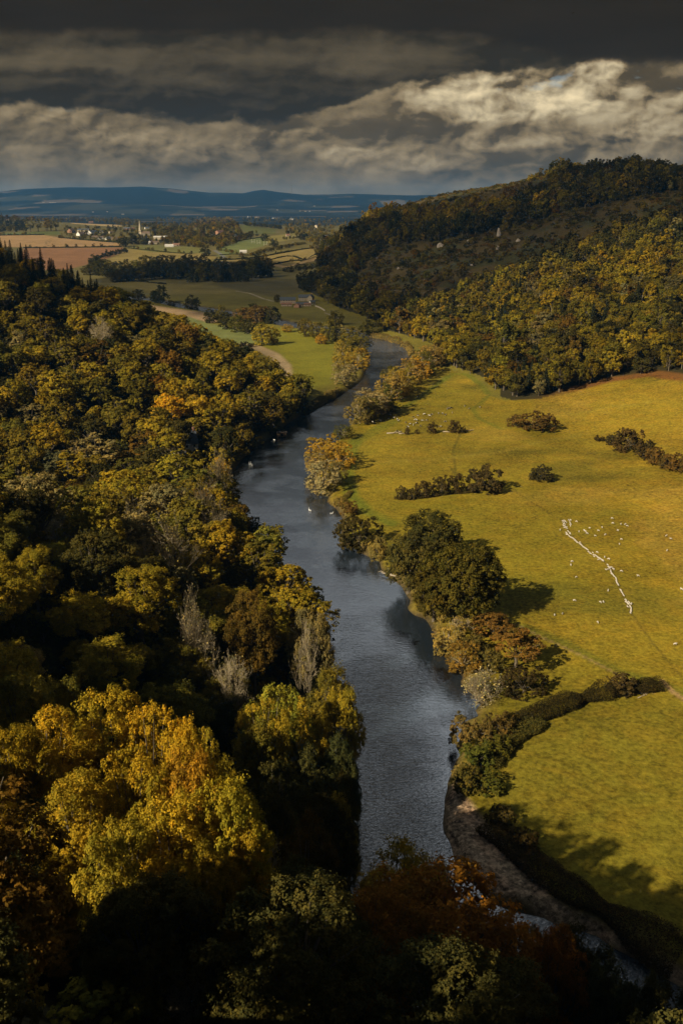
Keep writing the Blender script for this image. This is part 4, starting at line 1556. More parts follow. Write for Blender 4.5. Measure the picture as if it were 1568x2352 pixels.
TAN, GTAN, RUST, DKB, SAGE = (0.34, 0.235, 0.060), (0.44, 0.28, 0.035), (0.17, 0.098, 0.024), (0.070, 0.050, 0.018), (0.36, 0.29, 0.13)
OLV, DGR, GRN = (0.15, 0.125, 0.020), (0.070, 0.062, 0.016), (0.105, 0.105, 0.018)
WL = 'willow_tree'
g1 = 'willows on the right bank at the bend'
for u, vb, vt, hw, t, lab in [
    (970, 858, 812, 22, OLV, 'olive willow second from the far end of the right bank strip, behind the tan one'),
    (940, 884, 832, 24, TAN, 'tan willow left of the broad golden one on the right bank strip'),
    (912, 912, 856, 24, GTAN, 'golden willow right of the pale-stemmed one on the right bank strip'),
    (868, 950, 895, 26, TAN, 'tan willow touching the dark olive one on the right bank strip'),
    (840, 966, 912, 22, OLV, 'olive willow just above the small overhanging one'),
    (1002, 838, 800, 18, TAN, 'small tan willow at the corner of the neck of green meadow'),
    (985, 846, 797, 25, TAN, 'tan willow farthest up the bank strip, beside the neck of green meadow'),
    (955, 868, 822, 25, GTAN, 'golden willow third from the far end of the right bank strip'),
    (925, 900, 842, 28, GTAN, 'broad golden willow in the middle of the right bank strip'),
    (898, 920, 862, 27, TAN, 'tan willow with pale stems between golden and dark crowns'),
    (884, 945, 888, 30, OLV, 'dark olive willow on the right bank throwing a long shadow on the grass'),
    (852, 958, 900, 30, SAGE, 'silvery tan willow at the near end of the right bank strip'),
    (826, 972, 918, 24, TAN, 'small tan willow overhanging the water below the cow pasture'),
]:
    stand(WL, WILLOW, 4.8, 10.4, u, vb, vt - 6, hw * 1.2, t, lab, g1)
g2 = 'willows on the outer curve of the right bank'
for u, vb, vt, hw, t, lab in [
    (790, 1006, 974, 22, OLV, 'small olive willow between the two willow clumps on the right bank'),
    (748, 1062, 996, 40, GTAN, 'tallest golden willow at the outer curve of the river'),
    (778, 1075, 1012, 30, GTAN, 'golden willow on the meadow side of the outer curve clump'),
    (724, 1088, 1034, 26, TAN, 'tan willow leaning farthest over the water at the outer curve'),
    (742, 1128, 1058, 38, SAGE, 'silvery white-green willow at the near end of the outer curve clump'),
    (772, 1108, 1060, 24, TAN, 'tan willow with several shadows on the grass at the outer curve'),
]:
    stand(WL, WILLOW, 4.8, 10.4, u, vb, vt, hw, t, lab, g2)
g3 = 'willows on the left bank before the bend'
for u, vb, vt, hw, t, lab in [
    (826, 806, 768, 24, OLV, 'olive willow where the river first shows below the farm'),
    (800, 806, 772, 20, OLV, 'small olive willow left of the bend'),
    (786, 840, 782, 22, GTAN, 'golden willow at the top of the left bank clump'),
    (822, 848, 800, 26, GTAN, 'broad golden willow leaning to the water on the left bank'),
    (790, 884, 832, 28, SAGE, 'silvery willow at the near end of the left bank clump'),
    (818, 882, 842, 22, OLV, 'dark olive willow close to the water on the left bank'),
]:
    stand(WL, WILLOW, 4.8, 10.4, u, vb, vt, hw, t, lab, g3)
# tree line of the upper river, below the farm
g4 = 'trees along the upper river below the farm'
up = [(415, 703, 664, 20, DGR, 'dark round tree on the far bank of the upper river'), (400, 700, 674, 12, DGR, 'small dark tree beside a round one on the upper river'),
      (318, 690, 664, 16, DGR, 'dark tree at the left end of the upper river, above the wood'), (298, 686, 668, 12, DGR, 'small dark tree at the wood edge by the upper river'),
      (440, 708, 690, 10, DGR, 'low dark bush-like tree by the glimpse of upper river'), (492, 716, 680, 18, DGR, 'isolated dark round tree between sandbank and farm meadow'),
      (482, 742, 710, 14, DGR, 'dark tree at the tip of the sandy strip'), (508, 738, 704, 16, OLV, 'olive tree beside the tip of the sandy strip'),
      (520, 756, 716, 18, DGR, 'dark tree on the near bank behind the green field'), (545, 762, 722, 18, OLV, 'olive tree on the near bank behind the green field'),
      (570, 766, 730, 18, DGR, 'darkest tree right behind the yellow field tree'), (556, 738, 706, 20, RUST, 'russet tree on the far bank facing the green field'),
      (590, 742, 700, 22, RUST, 'tall russet tree on the far bank below the farm'), (622, 745, 708, 22, DGR, 'dark tree on the far bank left of the farm garden'),
      (648, 748, 712, 22, RUST, 'russet tree on the far bank under the farm'), (680, 752, 712, 22, DGR, 'dark tree on the far bank under the farm'),
      (712, 757, 722, 20, OLV, 'olive tree on the far bank right of the farm'), (700, 772, 730, 18, OLV, 'olive tree with crisp crown at the corner of the lit meadow'),
      (728, 776, 742, 18, OLV, 'olive tree second from the corner of the lit meadow'), (756, 784, 738, 20, OLV, 'tall olive tree at the head of the lit meadow'),
      (780, 782, 744, 18, TAN, 'tan tree at the head of the lit meadow, next to the river'), (806, 790, 752, 22, OLV, 'pale olive tree filling the inside of the river bend'),
      (838, 775, 742, 22, OLV, 'olive tree beyond the bend against the dark hill'), (660, 762, 745, 14, GTAN, 'low golden tree in front of the dark bank trees'),
      (738, 790, 768, 14, GTAN, 'low golden tree on the edge of the lit meadow'), (600, 755, 738, 12, OLV, 'low olive tree between two taller ones below the farm')]
for u, vb, vt, hw, t, lab in up:
    stand('riverside_tree', ROUND, 5.6, 13.0, u, vb, vt, hw, t, lab, g4)
stand('field_tree', ROUND, 5.6, 13.0, 603, 792, 744, 24, (0.36, 0.27, 0.03), 'round yellow-green tree at the field corner, taller of the pair', 'pair of yellow trees in the field')
stand('field_tree', ROUND, 5.6, 13.0, 630, 790, 752, 14, (0.40, 0.29, 0.03), 'smaller yellow tree of the pair, with a long shadow on the grass', 'pair of yellow trees in the field')
for u, vb, vt, hw in ((535, 795, 785, 14), (560, 795, 784, 10), (575, 797, 788, 8)):
    stand('bush', BUSH, 2.6, 3.4, u, vb, vt, hw, DKB, 'dark low bush at the sandy field edge', 'bushes at the sandy field edge', 'bush')

# the dark oaks on the right bank
stand('oak_tree', OAK, 6.6, 12.4, 1064, 1418, 1248, 82, (0.110, 0.092, 0.017), 'largest dark green oak on the right bank, broad round crown', 'oaks on the right bank')
stand('oak_tree', OAK, 6.6, 12.4, 990, 1290, 1180, 58, (0.085, 0.073, 0.018), 'dark oak behind the largest oak, spreading over the grass', 'oaks on the right bank')
stand('oak_tree', OAK, 6.6, 12.4, 938, 1360, 1232, 50, (0.115, 0.096, 0.026), 'olive oak with bare pale limbs leaning over the water', 'oaks on the right bank')
stand('oak_tree', OAK, 6.6, 12.4, 996, 1425, 1312, 46, (0.095, 0.080, 0.017), 'dark oak beside the water on the near side of the largest oak', 'oaks on the right bank')
gb = 'bushes and small trees on the right bank'
for nm, pr, br, bh, u, vb, vt, hw, t, lab, cat in [
    ('bush', SCRUB, 2.6, 2.9, 826, 1246, 1190, 48, (0.075, 0.062, 0.020), 'dark rounded bush on the point of the right bank above the oaks', 'bush'),
    ('bush', SCRUB, 2.6, 2.9, 866, 1282, 1236, 24, TAN, 'tan bush between the dark point bush and the oaks', 'bush'),
    ('bush', BUSH, 2.6, 3.4, 803, 1180, 1150, 20, RUST, 'small russet bush on the bank above the dark point bush', 'bush'),
    ('bush', BUSH, 2.6, 3.4, 778, 1160, 1140, 14, TAN, 'small tan bush at the foot of the outer curve willows', 'bush'),
    ('small_tree', WILLOW, 4.8, 10.4, 1030, 1490, 1408, 38, TAN, 'tan small tree just below the largest oak', 'tree'),
    ('small_tree', WILLOW, 4.8, 10.4, 1062, 1540, 1462, 34, (0.26, 0.16, 0.03), 'golden brown small tree leaning over the water below the oaks', 'tree'),
    ('bush', BUSH, 2.6, 3.4, 1130, 1455, 1410, 44, RUST, 'russet bush on the grass directly below the largest oak', 'bush'),
    ('small_tree', MID, 5.6, 14.3, 1182, 1532, 1436, 50, (0.21, 0.125, 0.03), 'russet tan small tree alone at the meadow edge', 'tree'),
    ('bush', SCRUB, 2.6, 2.9, 1120, 1530, 1490, 36, (0.17, 0.125, 0.03), 'pale brown bush between the russet tree and the water', 'bush'),
    ('bush', BUSH, 2.6, 3.4, 1085, 1500, 1455, 34, (0.14, 0.11, 0.03), 'olive brown bush in the middle of the bank thicket', 'bush'),
    ('bush', SCRUB, 2.6, 2.9, 1203, 1590, 1534, 48, (0.062, 0.046, 0.018), 'dark brown rounded bush on the bank left of the hedge', 'bush'),
    ('bush', SCRUB, 2.6, 2.9, 1078, 1705, 1640, 44, (0.19, 0.125, 0.035), 'tan brown bush on the bank overhanging the lower pool', 'bush'),
    ('bush', SCRUB, 2.6, 2.9, 1140, 1690, 1630, 36, (0.14, 0.10, 0.03), 'brown bush beside the tan one at the lower pool', 'bush'),
    ('bush', BUSH, 2.6, 3.4, 1090, 1760, 1705, 38, GRN, 'green bush on the bank of the lower pool', 'bush'),
    ('bush', BUSH, 2.6, 3.4, 1140, 1730, 1690, 34, GRN, 'green bush behind the lower pool, next to the mown field', 'bush'),
    ('bush', BUSH, 2.6, 3.4, 1072, 1815, 1755, 34, (0.115, 0.098, 0.022), 'olive bush just above the shingle bank', 'bush'),
    ('bush', BUSH, 2.6, 3.4, 1120, 1810, 1768, 38, GRN, 'green bush at the corner of the mown field above the shingle', 'bush'),
    ('bush', SCRUB, 2.6, 2.9, 1060, 1790, 1750, 20, TAN, 'tan tuft of bush at the upper tip of the shingle bank', 'bush'),
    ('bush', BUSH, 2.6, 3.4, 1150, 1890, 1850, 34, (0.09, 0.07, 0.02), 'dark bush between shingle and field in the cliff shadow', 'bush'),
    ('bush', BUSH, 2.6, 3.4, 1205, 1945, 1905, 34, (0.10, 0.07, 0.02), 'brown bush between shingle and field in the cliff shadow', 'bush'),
]:
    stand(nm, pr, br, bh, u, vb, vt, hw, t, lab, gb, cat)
stand('bare_bush', BARE_SCRUB, 2.6, 5.0, 1104, 1612, 1528, 44, SAGE, 'pale leafless bush on the right bank below the russet tree', gb, 'bush')
stand('bare_bush', BARE_SCRUB, 2.6, 5.0, 1062, 1450, 1408, 22, SAGE, 'small pale leafless bush at the foot of the largest oak', gb, 'bush')

gm = 'bushes standing in the golden meadow'
for u, vb, vt, hw, lab in [
    (921, 1146, 1117, 14, 'dark round bush at the left end of the broken meadow hedge'), (945, 1146, 1122, 13, 'low dark bush second in the broken meadow hedge'),
    (971, 1140, 1106, 23, 'dark domed bush third in the broken meadow hedge'), (1013, 1134, 1091, 19, 'upright bush fourth in the broken meadow hedge'),
    (1046, 1130, 1088, 19, 'upright bush with bare stem fifth in the broken meadow hedge'), (1114, 1126, 1072, 42, 'largest dark bush at the right end of the broken meadow hedge'),
    (1082, 1128, 1110, 12, 'smallest dark bush tucked beside the largest in the broken hedge'),
    (1244, 1102, 1070, 26, 'dark bush alone right of the broken meadow hedge'), (1222, 1102, 1088, 10, 'tiny dark bush touching the lone bush'),
    (1232, 987, 948, 40, 'broad russet bush on the upper meadow below the wood'), (1184, 979, 953, 20, 'smaller russet bush touching the broad one on the upper meadow'),
    (1376, 1012, 1000, 12, 'low bush at the upper end of the right-hand thicket'), (1438, 1034, 984, 34, 'tallest bush of the thicket by the right edge'),
    (1404, 1020, 998, 16, 'low bush left of the tallest in the right-hand thicket'), (1474, 1052, 1012, 22, 'brown bush below the tallest in the right-hand thicket'),
    (1502, 1068, 1030, 24, 'russet bush in the middle of the right-hand thicket'), (1545, 1082, 1044, 26, 'dark russet bush at the lower end of the right-hand thicket'),
    (1524, 1076, 1052, 12, 'small tan bush between two russet ones in the right-hand thicket'),
    (993, 994, 971, 12, 'small thorn bush by the logs among the cows'), (1043, 994, 966, 14, 'thorn bush with bare crown by the logs below the cows'),
    (1060, 994, 978, 9, 'small thorn bush right of the bare-crowned one'), (958, 996, 986, 6, 'tiny thorn bush left of the logs'), (935, 998, 982, 6, 'tiny leaning thorn bush at the left of the logs'),
    (1425, 1592, 1546, 32, 'dark rounded bush in the field hedge by the track'),
]:
    stand('bush', BUSH, 2.6, 3.4, u, vb, vt, hw, RUST if 'russet' in lab or 'tan' in lab else (0.085, 0.060, 0.022), lab, gm, 'bush')


# hedges: one mesh of leaves along a line
def hedge(pts, hgt, wid, tint, label, per_m=26, size=0.24, group='field hedges', name='hedge', wob=0.7):
    P = [hit(*p) for p in pts]
    P = [q for q in P if q is not None]
    P = smooth_line(P, 4)
    base = P[len(P) // 2]
    bz = H1(*base)
    seg = np.array(P)
    L = np.hypot(*np.diff(seg, axis=0).T)
    s = np.concatenate([[0], np.cumsum(L)])
    n = int(min(42000, s[-1] * per_m))
    g = np.random.default_rng(int(s[-1] * 10) + len(label))
    t = g.uniform(0, s[-1], n)
    x, y = np.interp(t, s, seg[:, 0]), np.interp(t, s, seg[:, 1])
    k = np.clip(np.searchsorted(s, t) - 1, 0, len(L) - 1)
    dx, dy = (seg[k + 1] - seg[k]).T / (L[k] + 1e-9)
    lump = 1 + wob * 2 * (fbm(t / (wid * 1.6), t * 0 + 3, 7, 3) - 0.5)
    a = g.uniform(-0.15 * np.pi, 1.15 * np.pi, n)
    rr_ = g.uniform(0.72, 1.05, n)
    off = np.cos(a) * wid * 0.5 * lump * rr_
    up = np.maximum(0.05, (0.35 + 0.65 * np.sin(a)) * hgt * lump * rr_)
    X_, Y_ = x - dy * off, y + dx * off
    Z_ = H(X_, Y_) + up
    Pn = np.stack([X_ - base[0], Y_ - base[1], Z_ - bz], 1)
    Nn = np.stack([-dy * np.cos(a), dx * np.cos(a), np.sin(a) + 0.5], 1) + 0.55 * g.normal(size=(n, 3))
    Vq, F = leaf_quads(Pn, Nn, size, g)
    o = link(name, mesh_np(name, Vq, F, (LEAF,), fattr=g.random(n)), None, (base[0], base[1], bz))
    o.color = tuple(tint) + (1,)
    return tag(o, label, 'hedge', group)


hedge([(1165, 1672), (1235, 1648), (1300, 1622), (1345, 1608), (1390, 1597)], 3.6, 5.6, (0.046, 0.036, 0.013), 'dark hedge running from the river bank across to the track, thick near end', 480, 0.16)
hedge([(1395, 1597), (1450, 1588), (1515, 1580)], 3.0, 4.6, (0.046, 0.035, 0.013), 'dark brown hedge end beside the track, right of the rounded bush', 480, 0.16)
hedge([(1118, 1762), (1150, 1722), (1180, 1690), (1240, 1662)], 2.4, 6.0, (0.105, 0.090, 0.022), 'green bank scrub hedge curling round the corner of the mown field', 480, 0.17)
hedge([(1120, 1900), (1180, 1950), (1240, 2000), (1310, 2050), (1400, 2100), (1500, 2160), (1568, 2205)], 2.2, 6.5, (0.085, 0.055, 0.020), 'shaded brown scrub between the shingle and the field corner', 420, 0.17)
hedge([(905, 1146), (950, 1146), (1030, 1136), (1090, 1130), (1158, 1112)], 1.2, 1.8, (0.080, 0.060, 0.020), 'low dark hedge joining the bushes across the golden meadow', 200, 0.15)
hedge([(806, 1130), (790, 1150), (800, 1168), (806, 1190)], 1.2, 2.6, (0.20, 0.15, 0.035), 'tan fringe of bank scrub above the point bush', 200, 0.16)
hedge([(720, 930), (740, 918), (762, 905), (780, 896)], 2.0, 5.0, (0.24, 0.18, 0.05), 'tan bank scrub where the left meadow meets the water', 180, 0.26)
hedge([(850, 776), (880, 778), (910, 790), (936, 800), (946, 815)], 3.0, 7.0, (0.28, 0.20, 0.06), 'pale reedy scrub on the outer bank of the far bend', 70, 0.4)
hedge([(700, 960), (720, 945), (735, 934)], 2.4, 5.0, (0.16, 0.12, 0.035), 'brown bank scrub below the wooded spur', 180, 0.26)
for pts_, h_, w_, t_, lab in [
    (crop([(110, 349), (330, 347), (560, 344)]), 2.4, 5, (0.030, 0.032, 0.016), 'dark hedge between the stubble field and the ploughed field'),
    (crop([(0, 292), (120, 290), (205, 288)]), 2.5, 5, (0.035, 0.038, 0.018), 'dark hedge above the stubble field on the left'),
    (crop([(270, 302), (380, 312), (560, 326)]), 2.8, 6, (0.040, 0.046, 0.018), 'dark hedge between the stubble field and the village gardens'),
    (crop([(985, 406), (1150, 397), (1320, 368), (1500, 343)]), 2.4, 5, (0.034, 0.034, 0.016), 'dark hedge along the top of the pale field strips'),
    (crop([(1205, 412), (1350, 388), (1508, 362)]), 1.8, 4, (0.036, 0.036, 0.016), 'thin dark hedge between two pale field strips'),
    (crop([(1235, 430), (1380, 408), (1508, 386)]), 2.4, 5, (0.030, 0.032, 0.016), 'dark hedge below the palest field strip'),
    (crop([(1150, 384), (1220, 360), (1320, 340), (1400, 330)]), 5.0, 12, (0.11, 0.09, 0.025), 'thick olive hedge on the slope right of the white bungalow'),
    (crop([(1090, 318), (1170, 305), (1240, 295)]), 1.8, 4, (0.05, 0.055, 0.02), 'thin hedge along the playing field'),
    (crop([(590, 350), (700, 362), (800, 372), (880, 376)]), 1.6, 4, (0.06, 0.058, 0.022), 'broken thin hedge across the tan pasture'),
    (crop([(1010, 382), (1080, 378), (1130, 384)]), 1.6, 4, (0.05, 0.05, 0.02), 'short hedge beside the white bungalow'),
    (crop([(520, 508), (620, 502), (760, 516)]), 2.0, 5, (0.05, 0.046, 0.02), 'ragged dark hedge below the band of dark trees'),
]:
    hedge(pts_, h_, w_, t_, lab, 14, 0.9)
# the row of round bushes leading up the ploughed field
for i, (a_, b_) in enumerate([(432, 412), (455, 402), (478, 393), (498, 388), (522, 382), (545, 376), (572, 370)]):
    u, v = a_ * 0.5003, 395 + b_ * 0.5003
    stand('field_bush', BUSH, 2.6, 3.4, u, v, v - 10, 8, (0.045, 0.045, 0.02), 'dark round bush in the row climbing beside the ploughed field', 'row of bushes beside the ploughed field', 'bush')

# the band of dark trees across the valley
gd = 'dark trees in the band across the valley'
band = [(350, 470, 16, 30), (372, 455, 12, 32)] + []
spots = []
for k in range(64):
    f = k / 63.0
    u = 205 + 412 * f
    vb = 641 + 6 * math.sin(f * 9) + (14 if 0.42 < f < 0.75 else 0) * rng.random() - 8 * (f > 0.86) - 10 * (f < 0.12)
    spots.append((u + rng.uniform(-3, 3), vb - (k % 3) * 7, rng.uniform(12, 20), rng.uniform(26, 42) if 0.3 < f else rng.uniform(20, 36)))
for u, vb, hw, hh in spots:
    stand('valley_tree', ROUND, 5.6, 13.0, u, vb, vb - hh, hw, pick_col and (PAL['dark'] if rng.random() < 0.75 else PAL['olive']),
          'dark green tree in the band of trees across the valley below the fields', gd)
for u, vb, vt, hw, lab in [(655, 624, 614, 6, 'smallest dark tree of the row on the far meadow'), (667, 625, 611, 8, 'second dark tree of the row on the far meadow'),
                           (685, 622, 604, 9, 'tallest dark tree of the row on the far meadow'), (702, 620, 606, 8, 'dark tree right of the tallest on the far meadow'),
                           (716, 619, 605, 8, 'dark tree at the right end of the row on the far meadow'), (637, 694, 676, 8, 'dark round tree at the left end of the farm buildings')]:
    stand('valley_tree', ROUND, 5.6, 13.0, u, vb, vt, hw, PAL['dark'], lab, 'row of dark trees on the far meadow')

# bare and half-bare trees showing pale through the left wood
for u, vt, y, hw, leaf_c, lab in [
    (100, 1190, 232, 55, SAGE, 'leafless pale tree with fanned white stems at the left of the near slope'),
    (300, 1170, 262, 34, SAGE, 'leafless pale tree on the crest of the near slope'),
    (385, 1195, 240, 50, (0.30, 0.24, 0.07), 'half-bare pale yellow tree in the middle of the near slope'),
    (430, 1320, 196, 34, SAGE, 'leafless pale tree behind the tall bare one on the near slope'),
    (510, 1365, 186, 48, (0.26, 0.21, 0.09), 'tallest leafless tree with long white trunk on the near slope'),
    (30, 1255, 205, 62, (0.13, 0.10, 0.05), 'grey twiggy tree at the left edge of the near slope'),
    (465, 1120, 305, 42, (0.17, 0.14, 0.06), 'half-bare grey tree at the end of the near slope by the river'),
    (705, 1345, 205, 30, (0.22, 0.19, 0.06), 'pale slim half-bare tree leaning out above the water'),
    (672, 1490, 162, 38, (0.55, 0.52, 0.42), 'white-leaved tree beside the golden one above the water'),
    (510, 1045, 372, 22, SAGE, 'forked dead tree with white limbs beside the river'),
    (235, 735, 560, 26, SAGE, 'pale leafless tree on the top of the far spur'),
    (160, 1880, 96, 40, SAGE, 'bare twiggy tree among the golden crowns'),
    (560, 1800, 98, 60, (0.30, 0.23, 0.05), 'half-bare tree with pale twigs at the right of the golden crowns'),
    (440, 2190, 66, 55, (0.05, 0.05, 0.03), 'bare arching branches in the dark at the foot of the picture'),
    (650, 2010, 84, 55, (0.16, 0.13, 0.04), 'bare-tipped tree in the shade below the golden crowns'),
    (1150, 2040, 98, 40, (0.2, 0.12, 0.03), 'bare-tipped tree rising through the orange beech'),
]:
    d = ray(u, vt)
    t = y / d[1]
    x, zt = d[0] * t, CAM_Z + d[2] * t
    g0 = H1(x, y)
    dep = y * CP - (zt - CAM_Z) * SP
    rw = hw / 1568 * KX * dep
    hgt = float(np.clip(zt - g0, 6, 26))
    pr = BARE[int(rng.integers(len(BARE)))] if 'white-leaved' not in lab else WILLOW[0]
    br, bh = (4.4, 11.5) if 'white-leaved' not in lab else (4.8, 10.4)
    plant('bare_tree' if 'white-leaved' not in lab else 'pale_tree', pr, x, y, rw / br, hgt / bh, tint=leaf_c, label=lab, group='bare pale trees in the near wood')
# ------------------------------------------------------------------ village, farm and far country
WALLS = {'white': plain('white_render', (0.80, 0.77, 0.70), 0.8, 0.08, 0.6), 'cream': plain('cream_render', (0.62, 0.53, 0.38), 0.85, 0.12, 0.6),
         'stone': plain('grey_stone', (0.40, 0.34, 0.25), 0.9, 0.25, 1.2), 'brick': plain('red_brick', (0.34, 0.19, 0.12), 0.9, 0.22, 1.5),
         'pink': plain('pink_sandstone', (0.46, 0.35, 0.27), 0.9, 0.25, 1.2), 'wood': plain('brown_boards', (0.24, 0.16, 0.09), 0.85, 0.3, 1.5)}
ROOFS = {'slate': plain('grey_slate', (0.10, 0.115, 0.135), 0.6, 0.2, 1.0), 'tile': plain('red_tile', (0.24, 0.13, 0.085), 0.85, 0.25, 1.2),
         'brown': plain('brown_tile', (0.16, 0.115, 0.08), 0.85, 0.25, 1.2), 'pale': plain('pale_sheet_roof', (0.55, 0.52, 0.48), 0.6, 0.15, 0.8)}
GLASS = plain('window_glass', (0.02, 0.025, 0.03), 0.15, 0.2, 1.0, 0.5)
PAINT = plain('white_paint', (0.80, 0.79, 0.75), 0.5, 0.06, 1.0)
STONE = plain('rubble_stone', (0.36, 0.31, 0.24), 0.95, 0.35, 2.0)


def house(name, x, y, rz, L, D, hw, hr, wall, roof, label, cat='house', group='houses of the village', chim=1, win=True, over=0.35):
    z = H1(x, y)
    e = empty(name, (x, y, z - 0.3), rz, label, cat, group)
    b = MB()
    h = hw + 0.3
    l, d = L / 2, D / 2
    # walls with gables as one closed shell
    P = [(-l, -d, 0), (l, -d, 0), (l, d, 0), (-l, d, 0), (-l, -d, h), (l, -d, h), (l, d, h), (-l, d, h), (-l, 0, h + hr), (l, 0, h + hr)]
    b.v = P
    b.fn = [[0, 1, 5, 4], [2, 3, 7, 6], [1, 2, 6, 9, 5], [3, 0, 4, 8, 7], [4, 5, 9, 8], [6, 7, 8, 9], [0, 3, 2, 1]]
    b.build('wall', WALLS[wall], e)
    r = MB()
    t = 0.22
    k = hr / d
    for s in (-1, 1):
        yo, zo = s * (d + over), h - over * k
        q = [(-l - over, yo, zo), (l + over, yo, zo), (l + over, 0, h + hr), (-l - over, 0, h + hr)]
        n = Vector((0, s * hr, d)).normalized() * t
        lo = [(a[0], a[1] + n.y * 0.08, a[2] + n.z * 0.08) for a in q]
        up = [(a[0], a[1] + (n.y if i < 2 else 0), a[2] + n.z) for i, a in enumerate(q)]
        i0 = r.n()
        r.v += lo + up
        r.fn += [[i0, i0 + 1, i0 + 2, i0 + 3], [i0 + 7, i0 + 6, i0 + 5, i0 + 4], [i0, i0 + 4, i0 + 5, i0 + 1], [i0 + 1, i0 + 5, i0 + 6, i0 + 2], [i0 + 3, i0 + 7, i0 + 4, i0]]
    ro = r.build('roof', ROOFS[roof], e)
    for c in range(chim):
        cx = (l - 0.8) * (1 if c == 0 else -1)
        MB().box(cx - 0.45, cx + 0.45, -0.4, 0.4, h + hr - 0.9, h + hr + 1.5).box(cx - 0.52, cx + 0.52, -0.47, 0.47, h + hr + 1.5, h + hr + 1.7).build('chimney', WALLS['brick'], ro)
    if win:
        nw = max(2, int(L / 3.2))
        for fl in range(2 if hw > 4.2 else 1):
            for i in range(nw):
                wx = -l + (i + 0.5) * L / nw
                zz = 1.2 + fl * 2.6
                if fl == 0 and i == nw // 2:
                    MB().box(wx - 0.5, wx + 0.5, -d - 0.06, -d + 0.05, 0.3, 2.4).build('door', WALLS['wood'], e)
                    continue
                wf = MB().box(wx - 0.62, wx + 0.62, -d - 0.05, -d + 0.05, zz, zz + 1.4).build('window', PAINT, e)
                MB().box(wx - 0.5, wx + 0.5, -d - 0.08, -d - 0.052, zz + 0.12, zz + 1.28).build('pane', GLASS, wf)
    return e


def z3(x, y): return 0.252 * x, 423.3 + 0.252 * y
def z4(x, y): return 376.2 + 0.252 * x, 423.3 + 0.252 * y


